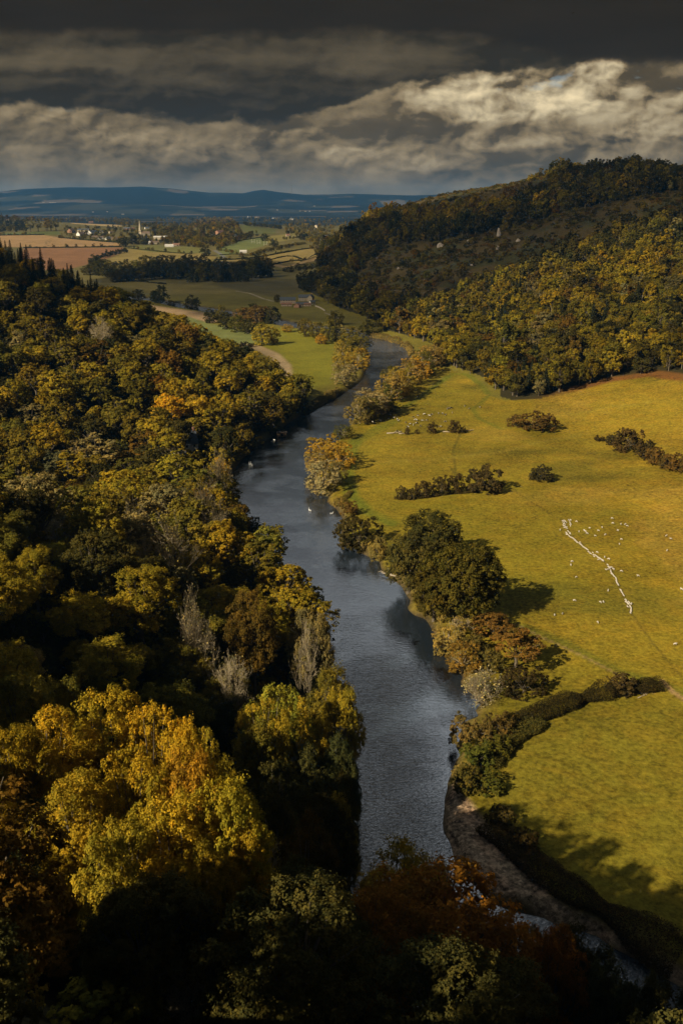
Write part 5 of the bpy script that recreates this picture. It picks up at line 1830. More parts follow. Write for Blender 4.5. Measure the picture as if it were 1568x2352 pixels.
VILLAGE = [  # sheet point of the foot, breadth in sheet units, turn, walls, roof, eaves, label
    (z3(655, 440), 9, 70, 'brick', 'brown', 5.0, 'brick house with steep gable at the left end of the village'),
    (z3(762, 438), 21, 8, 'cream', 'slate', 6.5, 'large cream house with many windows, biggest in the left part of the village'),
    (z3(738, 468), 9, 60, 'white', 'brown', 4.5, 'white gabled cottage below the large cream house'),
    (z3(775, 466), 10, 10, 'stone', 'brown', 3.0, 'low dark-roofed stone cottage beside the white gabled cottage'),
    (z3(833, 460), 9, 75, 'white', 'slate', 5.5, 'tall white gable end standing right of the large cream house'),
    (z3(866, 446), 6, 60, 'white', 'slate', 4.5, 'narrow white house behind the tall white gable'),
    (z3(938, 441), 10, 20, 'white', 'slate', 4.0, 'white house among dark trees in the village middle'),
    (z3(864, 494), 10, 12, 'stone', 'brown', 4.0, 'grey stone cottage at the lower edge of the village by the field'),
    (z3(914, 500), 13, 5, 'white', 'brown', 4.5, 'long white and pink cottage with two chimneys at the field edge'),
    (z3(984, 502), 6, 65, 'white', 'slate', 3.5, 'small white gable by the dark hedge at the field edge'),
    (z3(1050, 505), 13, 15, 'pink', 'brown', 4.0, 'pinkish stone cottage at the right end of the field-edge row'),
    (z3(1012, 448), 6, 40, 'cream', 'brown', 4.0, 'tan cottage among trees between village and church'),
    (z3(832, 354), 8, 20, 'brick', 'tile', 5.5, 'red brick house alone in front of the wooded ridge'),
    (z3(1160, 416), 12, 5, 'brick', 'slate', 5.0, 'orange brick house left of the church spire'),
    (z3(1205, 416), 9, 40, 'brick', 'tile', 4.5, 'red house close to the left of the church spire'),
    (z3(1343, 408), 9, 30, 'white', 'slate', 4.5, 'white house behind the church in the trees'),
    (z3(1466, 502), 26, 6, 'cream', 'pale', 5.5, 'long pale manor with row of windows right of the church'),
    (z3(1378, 544), 6, 70, 'white', 'brown', 5.0, 'narrow white gable below the church'),
    (z3(1418, 543), 12, 15, 'cream', 'brown', 3.8, 'cream cottage with arched front below the church'),
    (z3(1340, 492), 6, 30, 'white', 'slate', 3.5, 'small white house under the church nave'),
    (z4(52, 570), 16, 4, 'white', 'pale', 2.8, 'low white shed with pale roof on the pasture right of the church'),
    (z4(115, 562), 14, 10, 'pink', 'tile', 3.0, 'low pink-roofed barn next to the white shed on the pasture'),
    (z4(22, 492), 9, 20, 'white', 'slate', 4.5, 'white house at the wood edge right of the long manor'),
    (z4(480, 484), 19, 10, 'white', 'slate', 4.5, 'white house with blue-grey roof at the lower left of the hamlet'),
    (z4(512, 466), 13, 60, 'brick', 'tile', 6.0, 'tall orange brick house in the middle of the hamlet'),
    (z4(500, 438), 14, 5, 'pink', 'brown', 4.5, 'pinkish house at the top of the hamlet'),
    (z4(614, 452), 11, 15, 'brick', 'slate', 5.5, 'red brick house on the right of the hamlet'),
    (z4(660, 484), 13, 15, 'white', 'slate', 4.5, 'white house nearest the playing field'),
    (z4(700, 470), 10, 40, 'white', 'slate', 5.0, 'white house with gable at the right end of the hamlet'),
    (z4(640, 502), 5, 30, 'pink', 'brown', 3.5, 'small pink shed below the hamlet'),
    (z4(724, 626), 13, 8, 'white', 'pale', 3.0, 'white bungalow alone at the foot of the fields'),
    (z4(1130, 474), 7, 20, 'pink', 'tile', 3.5, 'pinkish barn under the trees above the playing field'),
    (z4(1392, 402), 6, 70, 'cream', 'brown', 8.0, 'tall cream gable among trees on the right slope'),
    (z4(1480, 486), 5, 20, 'white', 'slate', 4.0, 'small white cottage on the right slope'),
    (z4(1516, 524), 4, 20, 'white', 'slate', 4.0, 'small white cottage in the corner under the big hill'),
    (z4(779, 300), 6, 30, 'white', 'slate', 5.0, 'white house on the rise in the distant valley, leftmost there'),
    (z4(850, 303), 7, 15, 'cream', 'brown', 4.5, 'cream house right of the first in the distant valley'),
    (z4(1004, 312), 7, 10, 'white', 'slate', 4.5, 'white house in the middle of the distant valley'),
    (z4(1046, 316), 8, 25, 'white', 'slate', 4.5, 'white house touching the middle one in the distant valley'),
    (z4(1160, 326), 8, 15, 'cream', 'pale', 4.5, 'pale house beside the far fields in the distant valley'),
]
for (u, v), wpx, rz, wl_, rf, eav, lab in VILLAGE:
    q = hit(u, v)
    dep = math.hypot(q[0], q[1])
    wid = wpx / 1568 * KX * dep * 1.15
    eav *= 1.15
    turned = 40 < rz < 140
    D_ = wid if turned else min(8.5, wid * 0.7)
    L_ = wid * 1.5 if turned else wid
    house('house', q[0], q[1], R(rz), L_, D_, eav, D_ * 0.42, wl_, rf, lab, chim=1 if wpx < 12 else 2)
for (u, v), wpx, lab in [((803, 520), 5, 'white house low on the left shoulder of the big hill'), ((826, 512), 3, 'small white house just right of the first on the hill shoulder'),
                         ((926, 490), 5, 'white house high on the sunlit hill shoulder')]:
    q = hit(u, v, 3.0)
    dep = math.hypot(q[0], q[1])
    wid = wpx / 1568 * KX * dep
    house('house', q[0], q[1] - 4, R(10), max(7, wid), 6, 6.5, 3, 'white', 'slate', lab, group='houses on the hill shoulder')
# long sheds and specks on the far plain
for (u, v), wpx, lab in [(z3(400, 166), 6, 'short white shed, left one of the pair on the far plain'), (z3(482, 168), 17, 'long white shed on the far plain'),
                         (z3(980, 252), 4, 'white speck of a house on the dark far plain'), (z3(1122, 275), 7, 'white farm on the near edge of the far plain'),
                         (z3(850, 255), 5, 'grey speck of a farm on the far plain'), (z4(1035, 236), 5, 'pale house at the foot of the far hills'),
                         (z4(1290, 248), 6, 'white house in the scattered far hamlet'), (z4(1372, 200), 5, 'pale shed high on the far hillside'), (z4(1240, 246), 4, 'grey speck of a house in the scattered far hamlet'),
                         (z4(1330, 248), 4, 'last white house of the scattered far hamlet')]:
    q = hit(u, v)
    if q is None:
        continue
    dep = math.hypot(q[0], q[1])
    house('farm_shed', q[0], q[1], R(3), 0.8 * wpx / 1568 * KX * dep, 10, 4.0, 2.5, 'stone', 'slate', lab, 'shed', 'pale buildings on the far plain', chim=0, win=False)  # stone in place of white walls stands in for cloud shade

# church with its spire
q = hit(322.6, 540.5)
sc_ = math.hypot(*q) * KX / 1568
ch = empty('church', (q[0], q[1], H1(*q) - 0.5), R(4), 'pale stone church with a tall needle spire, nave to the right', 'church')
tw = 3.6
MB().box(-tw, tw, -tw, tw, 0, 15).box(-tw - 0.3, tw + 0.3, -tw - 0.3, tw + 0.3, 15, 15.8).build('tower', WALLS['cream'], ch)
sp = MB()
sp.v = [(tw * 0.95 * math.cos(k * math.pi / 4 + 0.39), tw * 0.95 * math.sin(k * math.pi / 4 + 0.39), 15.8) for k in range(8)] + [(0.25 * math.cos(k * math.pi / 4 + 0.39), 0.25 * math.sin(k * math.pi / 4 + 0.39), 46) for k in range(8)]
sp.f4 = [[k, (k + 1) % 8, 8 + (k + 1) % 8, 8 + k] for k in range(8)]
sp.fn = [[8 + k for k in range(8)]]
sp.build('spire', WALLS['cream'], ch)
for s in (-1, 1):
    MB().box(s * 1.4 - 0.5, s * 1.4 + 0.5, -tw - 0.08, -tw + 0.1, 10.2, 13.6).build('belfry_opening', GLASS, ch)
nv = MB()
x0, x1, nd, nh, nr_ = tw, tw + 27, 5.5, 7.0, 5.5
nv.v = [(x0, -nd, 0), (x1, -nd, 0), (x1, nd, 0), (x0, nd, 0), (x0, -nd, nh), (x1, -nd, nh), (x1, nd, nh), (x0, nd, nh), (x0, 0, nh + nr_), (x1, 0, nh + nr_)]
nv.fn = [[0, 1, 5, 4], [2, 3, 7, 6], [1, 2, 6, 9, 5], [3, 0, 4, 8, 7]]
nv.build('nave', WALLS['stone'], ch)
nr2 = MB()
for s in (-1, 1):
    nr2.poly([(x0, s * (nd + 0.4), nh - 0.3), (x1 + 0.4, s * (nd + 0.4), nh - 0.3), (x1 + 0.4, 0, nh + nr_ + 0.2), (x0, 0, nh + nr_ + 0.2)][::s])
nr2.build('nave_roof', ROOFS['brown'], ch)
for k in range(6):
    MB().box(x0 + 2.2 + k * 4.2, x0 + 3.6 + k * 4.2, -nd - 0.06, -nd + 0.1, 2.2, 5.6).build('window', GLASS, ch)

# the farm in the shaded valley
gf = 'farm buildings under the big hill'
for u, v, L, D, hw_, hr_, rz, wl_, rf, lab in [
    (661, 697, 21, 8, 5.0, 3.6, 4, 'pink', 'slate', 'long stone barn with slate roof at the left end of the farm'),
    (658, 703, 14, 5.5, 2.6, 1.8, 4, 'pink', 'tile', 'low range with red tiled roof in front of the long barn'),
    (683, 706, 9, 7, 3.0, 2.2, 75, 'brick', 'tile', 'brick shed with its gable to the river at the front of the farm'),
    (694, 703, 16, 6.5, 2.8, 2.6, 14, 'stone', 'slate', 'low slate-roofed cart shed in the middle of the farm'),
    (701, 691, 19, 7, 5.2, 3.4, 3, 'stone', 'slate', 'tall stone farmhouse range with slate roof at the back of the farm'),
    (714, 692, 8, 7, 5.5, 3.6, 70, 'stone', 'slate', 'farmhouse gable at the right end of the back range'),
    (706, 703, 9, 5, 2.6, 1.6, 8, 'pink', 'tile', 'small pink outbuilding at the right front of the farm'),
    (717, 699, 7, 5, 3.2, 2.2, 30, 'white', 'slate', 'white cottage at the right end of the farm'),
]:
    q = hit(u, v)
    house('farm_building', q[0], q[1], R(rz), L, D, hw_, hr_, wl_, rf, lab, 'farm building', gf, chim=1 if 'house' in lab or 'cottage' in lab else 0)


def wall_line(pts, h_, w_, label):
    P = smooth_line([hit(*p) for p in pts], 3)
    b0 = P[0]
    z0 = H1(*b0)
    mb = MB()
    for p, q in zip(P[:-1], P[1:]):
        d = (q - p) / (np.linalg.norm(q - p) + 1e-9)
        n = np.array([-d[1], d[0]]) * w_ / 2
        za, zb = H1(*p) - z0, H1(*q) - z0
        i = mb.n()
        for (c, zc_) in ((p - n, za), (q - n, zb), (q + n, zb), (p + n, za)):
            mb.v.append((c[0] - b0[0], c[1] - b0[1], zc_ - 0.3))
        for (c, zc_) in ((p - n, za), (q - n, zb), (q + n, zb), (p + n, za)):
            mb.v.append((c[0] - b0[0], c[1] - b0[1], zc_ + h_))
        for f in ((4, 5, 6, 7), (0, 1, 5, 4), (1, 2, 6, 5), (2, 3, 7, 6), (3, 0, 4, 7)):
            mb.f4.append([i + k for k in f])
    return tag(mb.build('stone_wall', STONE, None, False, (b0[0], b0[1], z0)), label, 'wall')


wall_line([(724, 704), (735, 708), (746, 715)], 1.6, 0.9, 'pale dry stone wall curving down from the farm')

# house and small things in the dark dip, and the landing stage
q = CLEAR[0][0]
house('house', q[0], q[1], R(28), 12, 8, 5.5, 6.0, 'white', 'slate', 'white gabled house hidden in the dark trees beside the river', group='house in the dip', chim=2)
q = CLEAR[1][0]
e = empty('goal_frame', (q[0], q[1], H1(*q)), R(10), 'small white goal frame standing in the dark among the trees', 'goal frame')
for s in (-1.4, 1.4):
    MB().tube([(s, 0, -0.2), (s, 0, 2.1)], 0.09, 6).build('post', PAINT, e)
MB().tube([(-1.5, 0, 2.1), (1.5, 0, 2.1)], 0.09, 6).build('crossbar', PAINT, e)
q = flat(647, 1003)
e = empty('boathouse', (q[0], q[1], 0.0), R(8), 'brown boarded boathouse at the water edge under the wood', 'boathouse')
MB().box(-2.7, 2.7, -1.5, 1.5, 0.3, 2.6).build('wall', WALLS['wood'], e)
MB().box(-3.0, 3.1, -1.8, 1.8, 2.6, 2.85).build('roof', ROOFS['brown'], e)
for sx_ in (-2.4, -0.8, 0.8, 2.4):
    MB().tube([(sx_, -1.65, -2.4), (sx_, -1.65, 2.6)], 0.12, 6).build('post', WALLS['wood'], e)
MB().box(-1.0, 0.9, -1.56, -1.5, 0.6, 2.2).build('door', GLASS, e)
for i, (u, v) in enumerate(((573, 1068), (576, 1067), (579, 1070))):
    q = flat(u, v)
    e = MB().tube([(0, 0, -2), (0.05 * i, 0, 2.2 - 0.4 * i)], [0.16, 0.12], 6).build('mooring_post', PAINT, None, False, (q[0], q[1], 0))
    tag(e, ('tallest white mooring post in the water beside the near slope', 'middle white mooring post in the water beside the near slope', 'shortest white mooring post in the water beside the near slope')[i], 'post', 'mooring posts')

# playing field posts
for i, (u, v) in enumerate((z4(814, 535), z4(866, 545), z4(928, 558))):
    q = hit(u, v)
    e = empty('rugby_goal', (q[0], q[1], H1(*q)), R(20), ('left rugby goal on the green playing field', 'middle rugby goal on the green playing field', 'right rugby goal on the green playing field')[i], 'rugby goal', 'rugby goals')
    for s in (-4, 4):
        MB().tube([(s, 0, 0), (s, 0, 10.5)], 0.22, 6).build('post', PAINT, e)
    MB().tube([(-4, 0, 3.2), (4, 0, 3.2)], 0.16, 6).build('crossbar', PAINT, e)

# radio mast on the far hills
d = ray(670, 444)
t = 12250 / d[1]
mz = H1(d[0] * t, 12250)
steel = plain('grey_steel', (0.16, 0.16, 0.17), 0.6, 0.15, 0.2)
e = empty('radio_mast', (d[0] * t, 12250, mz - 3), 0, 'thin grey radio mast rising from the far hills against the sky', 'mast')
top = CAM_Z + ray(670, 413)[2] / ray(670, 413)[1] * 12250 - mz
mb = MB()
for k in range(3):
    a_ = k * 2.094
    mb.tube([(3.2 * math.cos(a_), 3.2 * math.sin(a_), 0), (1.4 * math.cos(a_), 1.4 * math.sin(a_), top)], 0.7, 5)
n_ = 16
for j in range(n_):
    for k in range(3):
        r0_, r1_ = 3.2 - 1.8 * j / n_, 3.2 - 1.8 * (j + 1) / n_
        a0, a1 = k * 2.094, (k + 1) * 2.094
        mb.tube([(r0_ * math.cos(a0), r0_ * math.sin(a0), top * j / n_), (r1_ * math.cos(a1), r1_ * math.sin(a1), top * (j + 1) / n_)], 0.3, 4)
mb.build('lattice', steel, e)
MB().tube([(0, 0, top), (0, 0, top + 16)], 0.5, 5).build('aerial', steel, e)

# logs, dead limbs and rocks
DEAD = plain('weathered_wood', (0.36, 0.30, 0.22), 0.9, 0.25, 2.0)


def log(u, v, L, r, rz, label, cat='log', forks=2):
    q = hit(u, v)
    g = np.random.default_rng(int(u * 7 + v))
    mb = MB()
    mb.tube([(-L / 2, 0, r * 0.7), (0, 0.25 * L * 0.2, r * 0.9), (L / 2, 0, r * 0.6)], [r, r * 0.85, r * 0.35], 7)
    for k in range(forks):
        s = g.uniform(-0.3, 0.45) * L
        a_ = g.uniform(-1, 1)
        mb.tube([(s, 0, r), (s + 0.18 * L, a_ * 0.16 * L, r + 0.12 * L * g.random()), (s + 0.3 * L, a_ * 0.3 * L, r + 0.22 * L * g.random())], [r * 0.55, r * 0.4, r * 0.12], 5)
    return tag(mb.build('fallen_log', DEAD, None, True, (q[0], q[1], H1(*q)), rz), label, cat, 'fallen timber')


log(906, 996, 9.5, 0.42, 0.1, 'long weathered log lying left of the thorn bushes among the cows')
log(925, 997, 5.0, 0.3, -0.15, 'short weathered log at the right end of the long one')
log(1026, 993, 5.5, 0.36, -0.4, 'pale curved log between the two thorn bushes')
log(1077, 990, 4.6, 0.34, 0.25, 'pale log pointing right of the thorn bushes')
log(1474, 1600, 3.4, 0.12, 0.5, 'white forked dead branch on the grass below the hedge', 'branch', 4)
log(900, 1322, 9.0, 0.35, 2.6, 'pale dead limb reaching from the oaks over the water', 'branch', 5)
log(1094, 1622, 4.5, 0.25, 2.9, 'pale dead limb on the bank under the leafless bush', 'branch', 4)
log(1068, 1468, 3.5, 0.16, 2.3, 'small pale dead branch in the thicket below the largest oak', 'branch', 4)
log(700, 905, 9, 0.3, 1.0, 'white leaning dead trunk at the foot of the wooded spur', 'log', 2)


def rock(u, v, s, hgt, label):
    q = hit(u, v)
    g = np.random.default_rng(int(u + v))
    bm = __import__('bmesh').new()
    __import__('bmesh').ops.create_icosphere(bm, subdivisions=3, radius=1)
    for vv_ in bm.verts:
        c = vv_.co
        k = 0.75 + 0.5 * vnoise(np.float64(c.x * 1.9 + u), np.float64(c.y * 1.9 + c.z * 1.3), 3)
        c.x, c.y, c.z = c.x * s * k, c.y * s * 0.7 * k, (round(c.z * 3) / 3 * 0.6 + c.z * 0.4) * hgt * k
    me = bpy.data.meshes.new('rock_outcrop')
    bm.to_mesh(me)
    bm.free()
    me.materials.append(STONE_PALE)
    return tag(link('rock_outcrop', me, None, (q[0], q[1], H1(*q))), label, 'rock', 'rock outcrops on the big hill')


STONE_PALE = plain('pale_limestone', (0.42, 0.36, 0.30), 0.95, 0.3, 0.8)
for (a_, b_), s, h_, lab in [((722, 425), 3.2, 9.0, 'tallest pale rock pinnacle on the shaded hillside'), ((455, 474), 5.5, 4.5, 'pinkish rock face below a dark tree clump on the hill'),
                             ((584, 453), 2.6, 2.8, 'small pale rock left of a pair on the hillside'), ((603, 458), 2.6, 2.8, 'small pale rock right of a pair on the hillside'),
                             ((811, 450), 3.4, 3.0, 'rough pale rock in the upper bracken'), ((718, 486), 2.0, 4.0, 'thin upright pale rock below the tallest pinnacle'),
                             ((604, 558), 3.5, 1.8, 'flat pale rock in the lower bracken'), ((490, 605), 2.6, 1.5, 'low pale rock near the bottom of the bracken'),
                             ((262, 576), 2.0, 2.0, 'single pale rock in the dark wood on the hill nose'), ((1445, 165), 9, 4, 'pinkish bare rock scar near the hilltop')]:
    rock(783.5 + 0.5003 * a_, 329.2 + 0.5003 * b_, s, h_, lab)

# poplars and single trees of the far fields
for i, (x_, yb, yt, hw) in enumerate([(283, 434, 312, 9), (352, 430, 318, 8), (424, 428, 312, 9), (470, 424, 308, 9), (515, 420, 316, 7), (440, 424, 330, 6)]):
    u, v = z3(x_, yb)
    _, vt = z3(x_, yt)
    stand('poplar_tree', POP, 4.0, 24.0, u, v, vt, hw, (0.36, 0.26, 0.06), 'tall golden poplar in the row left of the village', 'golden poplars left of the village')
for (x_, yb, yt, hw), f_, lab in [((1130, 570, 490, 12), z3, 'broad dark tree at the lower corner of the stubble field'), ((1225, 545, 445, 15), z3, 'big dark tree in front of the church'),
                                  ((1320, 550, 490, 9), z3, 'dark tree right of the big one below the church'), ((920, 516, 448, 9), f_ if False else z4, 'lone dark tree on the playing field with its shadow'),
                                  ((1005, 568, 508, 10), z4, 'round dark tree above the thick olive hedge'), ((380, 655, 575, 12), z4, 'dark tree at the tip of the wood by the road'),
                                  ((850, 470, 450, 4), z4, 'small dark tree at the corner of the playing field'), ((1275, 510, 440, 11), z4, 'olive tree between two slope pastures')]:
    u, v = f_(x_, yb)
    _, vt = f_(x_, yt)
    stand('field_tree', ROUND, 5.6, 13.0, u, v, vt, hw, (0.055, 0.055, 0.02), lab, 'single trees of the far fields')

AREAS = [  # outline on the sheet, number, height range, palette
    ([(-60, 172), (120, 168), (300, 184), (400, 206), (425, 230), (300, 234), (-60, 216)], 330, (13, 20), dict(brown=3, olive=2, yolive=1)),
    ([(400, 210), (560, 216), (640, 226), (640, 250), (560, 246), (400, 228)], 110, (11, 17), dict(olive=3, brown=1, yolive=1)),
    ([(-40, 226), (125, 220), (130, 275), (-40, 282)], 90, (12, 18), dict(dark=4, olive=1)),
    ([(290, 255), (640, 250), (760, 272), (760, 330), (640, 330), (430, 318), (280, 298)], 120, (8, 13), dict(dark=2, olive=2, yolive=0.7, gold=0.25)),
    ([(640, 238), (900, 236), (1080, 220), (1110, 288), (1090, 330), (1000, 352), (900, 346), (760, 330)], 460, (10, 17), dict(olive=3, dark=2, yolive=1, gold=0.3, brown=0.7, grey=0.4)),
    ([(900, 228), (980, 204), (1060, 208), (1085, 228), (1000, 242), (900, 242)], 120, (12, 18), dict(brown=2, yolive=2, gold=0.4)),
    ([(1080, 292), (1180, 280), (1150, 308), (1090, 320)], 26, (9, 14), dict(dark=2, olive=1)),
    ([(1110, 238), (1290, 256), (1290, 264), (1120, 246)], 50, (10, 15), dict(dark=3, olive=1)),
    ([(1290, 250), (1380, 218), (1600, 200), (1600, 335), (1510, 342), (1420, 332), (1380, 302), (1300, 282)], 230, (9, 15), dict(olive=3, yolive=1.5, dark=1, gold=0.3)),
    ([(700, 214), (1060, 194), (1400, 206), (1400, 240), (1130, 234), (1090, 216), (900, 226), (700, 230)], 260, (10, 16), dict(grey=2, olive=2, dark=1)),
    ([(1365, 520), (1450, 490), (1462, 560), (1400, 562)], 16, (12, 18), dict(dark=1)),
    ([(450, 372), (600, 340), (640, 350), (560, 372), (470, 388)], 6, (5, 8), dict(dark=1)),
]
pts = []
for poly, n, (h0, h1), pal in AREAS:
    Pp = crop(poly)
    px = np.array([p[0] for p in Pp]); py = np.array([p[1] for p in Pp])
    k = 0
    n = int(n * 1.45)
    while k < n:
        u, v = rng.uniform(px.min(), px.max()), rng.uniform(py.min(), py.max())
        if not inside(np.array([u]), np.array([v]), Pp)[0]:
            continue
        k += 1
        q = hit(u, v)
        if q is None or q[1] > 7500:
            continue
        hgt = rng.uniform(h0, h1)
        src = int(rng.choice(W_CON)) if rng.random() < 0.04 else int(rng.choice(W_FAR))
        pts.append((q[0], q[1], H1(*q) - 0.3, src, rng.uniform(0, 6.28), hgt / 14.0 * rng.uniform(0.8, 1.25), hgt / 14.0, jitter(tuple(0.85 * c for c in PAL[pick_col(pal)]))))
for line, n in [([(0, 290), (205, 288)], 10), ([(110, 348), (560, 344)], 12), ([(270, 302), (560, 326)], 26), ([(985, 406), (1500, 343)], 14), ([(1235, 430), (1508, 386)], 8),
                ([(590, 350), (880, 376)], 12), ([(1000, 360), (1130, 384)], 12), ([(560, 330), (760, 335), (960, 350)], 40), ([(1150, 384), (1400, 330)], 40), ([(1210, 320), (1400, 300)], 24)]:
    L_ = crop(line)
    for k in range(n):
        f = rng.random() * (len(L_) - 1)
        i = int(f)
        u = L_[i][0] + (L_[i + 1][0] - L_[i][0]) * (f - i)
        v = L_[i][1] + (L_[i + 1][1] - L_[i][1]) * (f - i)
        q = hit(u, v + rng.uniform(-0.6, 0.6))
        hgt = rng.uniform(4, 10)
        pts.append((q[0], q[1], H1(*q) - 0.3, int(rng.choice(W_FAR)), rng.uniform(0, 6.28), hgt / 13.0, hgt / 14.0, jitter(PAL[pick_col(dict(dark=2, olive=2, brown=0.5))])))
scatter('village_woodland', pts, 'trees and small woods around the distant village, hamlet and ridge', 'woodland')
# ------------------------------------------------------------------ animals
def body(name, joints, edges, radii, mats, levels=1):
    """one continuous skin grown over a skeleton"""
    me = bpy.data.meshes.new(name + '_bones')
    me.from_pydata(joints, edges, [])
    o = bpy.data.objects.new(name + '_bones', me)
    COL.objects.link(o)
    o.modifiers.new('skin', 'SKIN')
    o.modifiers.new('sub', 'SUBSURF').levels = levels
    for v, r in zip(me.skin_vertices[0].data, radii):
        v.radius = r if hasattr(r, '__len__') else (r, r)
    me.skin_vertices[0].data[0].use_root = True
    dg = bpy.context.evaluated_depsgraph_get()
    out = bpy.data.meshes.new_from_object(o.evaluated_get(dg))
    bpy.data.objects.remove(o)
    out.name = name
    out.materials.clear()
    for m in mats:
        out.materials.append(m)
    for p in out.polygons:
        p.use_smooth = True
    return out


def quad_animal(name, L, hs, rb, leg, neck, head, mat, graze=False, tail=0.25, rl=0.05):
    """four-legged animal along +x; hs: height of the spine, rb: radius of the trunk"""
    J = [(-L * 0.38, 0, hs), (-L * 0.10, 0, hs * 0.97), (L * 0.18, 0, hs * 0.97), (L * 0.40, 0, hs * 1.02)]
    Rr = [rb * 0.85, rb * 0.98, rb * 1.0, rb * 0.85]
    E = [(0, 1), (1, 2), (2, 3)]
    hz0 = hs * (0.35 if graze else 1.28)
    J += [(L * 0.40 + neck * 0.6, 0, hs * (0.82 if graze else 1.16)), (L * 0.40 + neck, 0, hz0), (L * 0.40 + neck + head, 0, hz0 - head * (0.7 if graze else 0.25))]
    Rr += [rb * 0.45, rb * 0.36, rb * 0.22]
    E += [(3, 4), (4, 5), (5, 6)]
    for s in (-1, 1):
        k = len(J)
        J += [(L * 0.36, s * rb * 0.55, hs * 0.62), (L * 0.36, s * rb * 0.55, hs * 0.33), (L * 0.37, s * rb * 0.55, 0.02)]
        Rr += [rb * 0.26, rl * 1.15, rl]
        E += [(3, k), (k, k + 1), (k + 1, k + 2)]
        k = len(J)
        J += [(-L * 0.34, s * rb * 0.55, hs * 0.60), (-L * 0.44, s * rb * 0.55, hs * 0.34), (-L * 0.40, s * rb * 0.55, 0.02)]
        Rr += [rb * 0.34, rl * 1.2, rl]
        E += [(0, k), (k, k + 1), (k + 1, k + 2)]
        k = len(J)          # ears
        hx, hz1 = L * 0.40 + neck, hz0 + rb * 0.25
        J += [(hx - 0.02, s * rb * 0.55, hz1)]
        Rr += [rb * 0.10]
        E += [(5, k)]
    k = len(J)
    J += [(-L * 0.55, 0, hs * 0.75), (-L * 0.56, 0, hs * (1 - tail * 2.2))]
    Rr += [rl * 0.8, rl * 0.6]
    E += [(0, k), (k, k + 1)]
    return body(name, J, E, Rr, (mat,))


m, b = new_mat('sheep_wool')
tc = X.nt.nodes.new('ShaderNodeTexCoord').outputs['Object']
wire(xmix(xnoise(tc, 9, 4, 0.7), (0.42, 0.37, 0.30), (0.62, 0.57, 0.49)), b.inputs['Base Color'])
WOOL = m
m, b = new_mat('cow_hide')
nt = X.nt
tc = nt.nodes.new('ShaderNodeTexCoord').outputs['Object']
oi = nt.nodes.new('ShaderNodeObjectInfo').outputs['Random']
tx, ty, tz = xsplit(tc)
pv_ = xvec(tx + X(oi) * 40.0, ty, tz)
wire(xmix(xstep(0.44, 0.48, xnoise(pv_, 1.25, 1.5, 0.5)), (0.62, 0.57, 0.50), (0.018, 0.015, 0.013)), b.inputs['Base Color'])
HIDE = m
SHEEP = [quad_animal('sheep', 1.05, 0.60, 0.30, 0.3, 0.16, 0.2, WOOL, False, 0.12, 0.045), quad_animal('sheep_grazing', 1.05, 0.60, 0.30, 0.3, 0.20, 0.2, WOOL, True, 0.12, 0.045)]
COW = [quad_animal('cow', 2.0, 1.05, 0.42, 0.6, 0.42, 0.42, HIDE, False, 0.38, 0.075), quad_animal('cow_grazing', 2.0, 1.05, 0.42, 0.6, 0.42, 0.42, HIDE, True, 0.38, 0.075)]


def put(name, me, u, v, rz, s, label, cat, group):
    q = hit(u, v)
    o = link(name, me, None, (q[0], q[1], H1(*q) - 0.02), rz, (s, s, s))
    return tag(o, label, cat, group)


HEAD = [(155, 150), (170, 148), (182, 150), (160, 165), (175, 168), (190, 165), (203, 170), (168, 185), (180, 190), (190, 195), (165, 205), (178, 210), (185, 222), (200, 225), (203, 238), (180, 232)]
HEAD2 = [(225, 140), (238, 150), (250, 143), (240, 165), (248, 180), (250, 195), (247, 210)]
TOPB = [(200, 290), (208, 300), (203, 312), (220, 272), (232, 285), (243, 292), (245, 305), (218, 315)]
FILE = [(233, 330), (245, 340), (258, 348), (270, 352), (283, 360), (295, 370), (305, 382), (318, 395), (330, 407), (360, 402), (360, 420), (372, 430), (385, 443), (398, 455), (410, 465), (425, 475), (437, 483),
        (450, 492), (457, 512), (470, 522), (485, 537)]
MIDB = [(510, 525), (520, 550), (525, 570), (540, 555), (552, 565), (565, 575), (575, 585), (580, 605), (590, 590), (600, 600), (612, 605), (625, 612), (630, 622)]
KNOT = [(683, 668), (690, 690), (700, 700), (712, 698), (728, 698), (695, 715), (708, 712), (680, 720), (663, 722), (745, 712), (757, 722)]
FILE2 = [(718, 732), (722, 750), (730, 765), (738, 778), (748, 790), (760, 803), (778, 820), (783, 835), (785, 850), (788, 868), (795, 885), (803, 895), (808, 905), (835, 962), (842, 978), (850, 992),
         (857, 1003), (865, 1015), (872, 1028)]
TAIL = [(893, 1075), (900, 1085), (893, 1100), (905, 1108), (915, 1115), (925, 1100), (935, 1108), (940, 1120), (925, 1130), (917, 1158), (945, 1150), (952, 1165), (958, 1180), (957, 1200), (955, 1215), (950, 1230)]
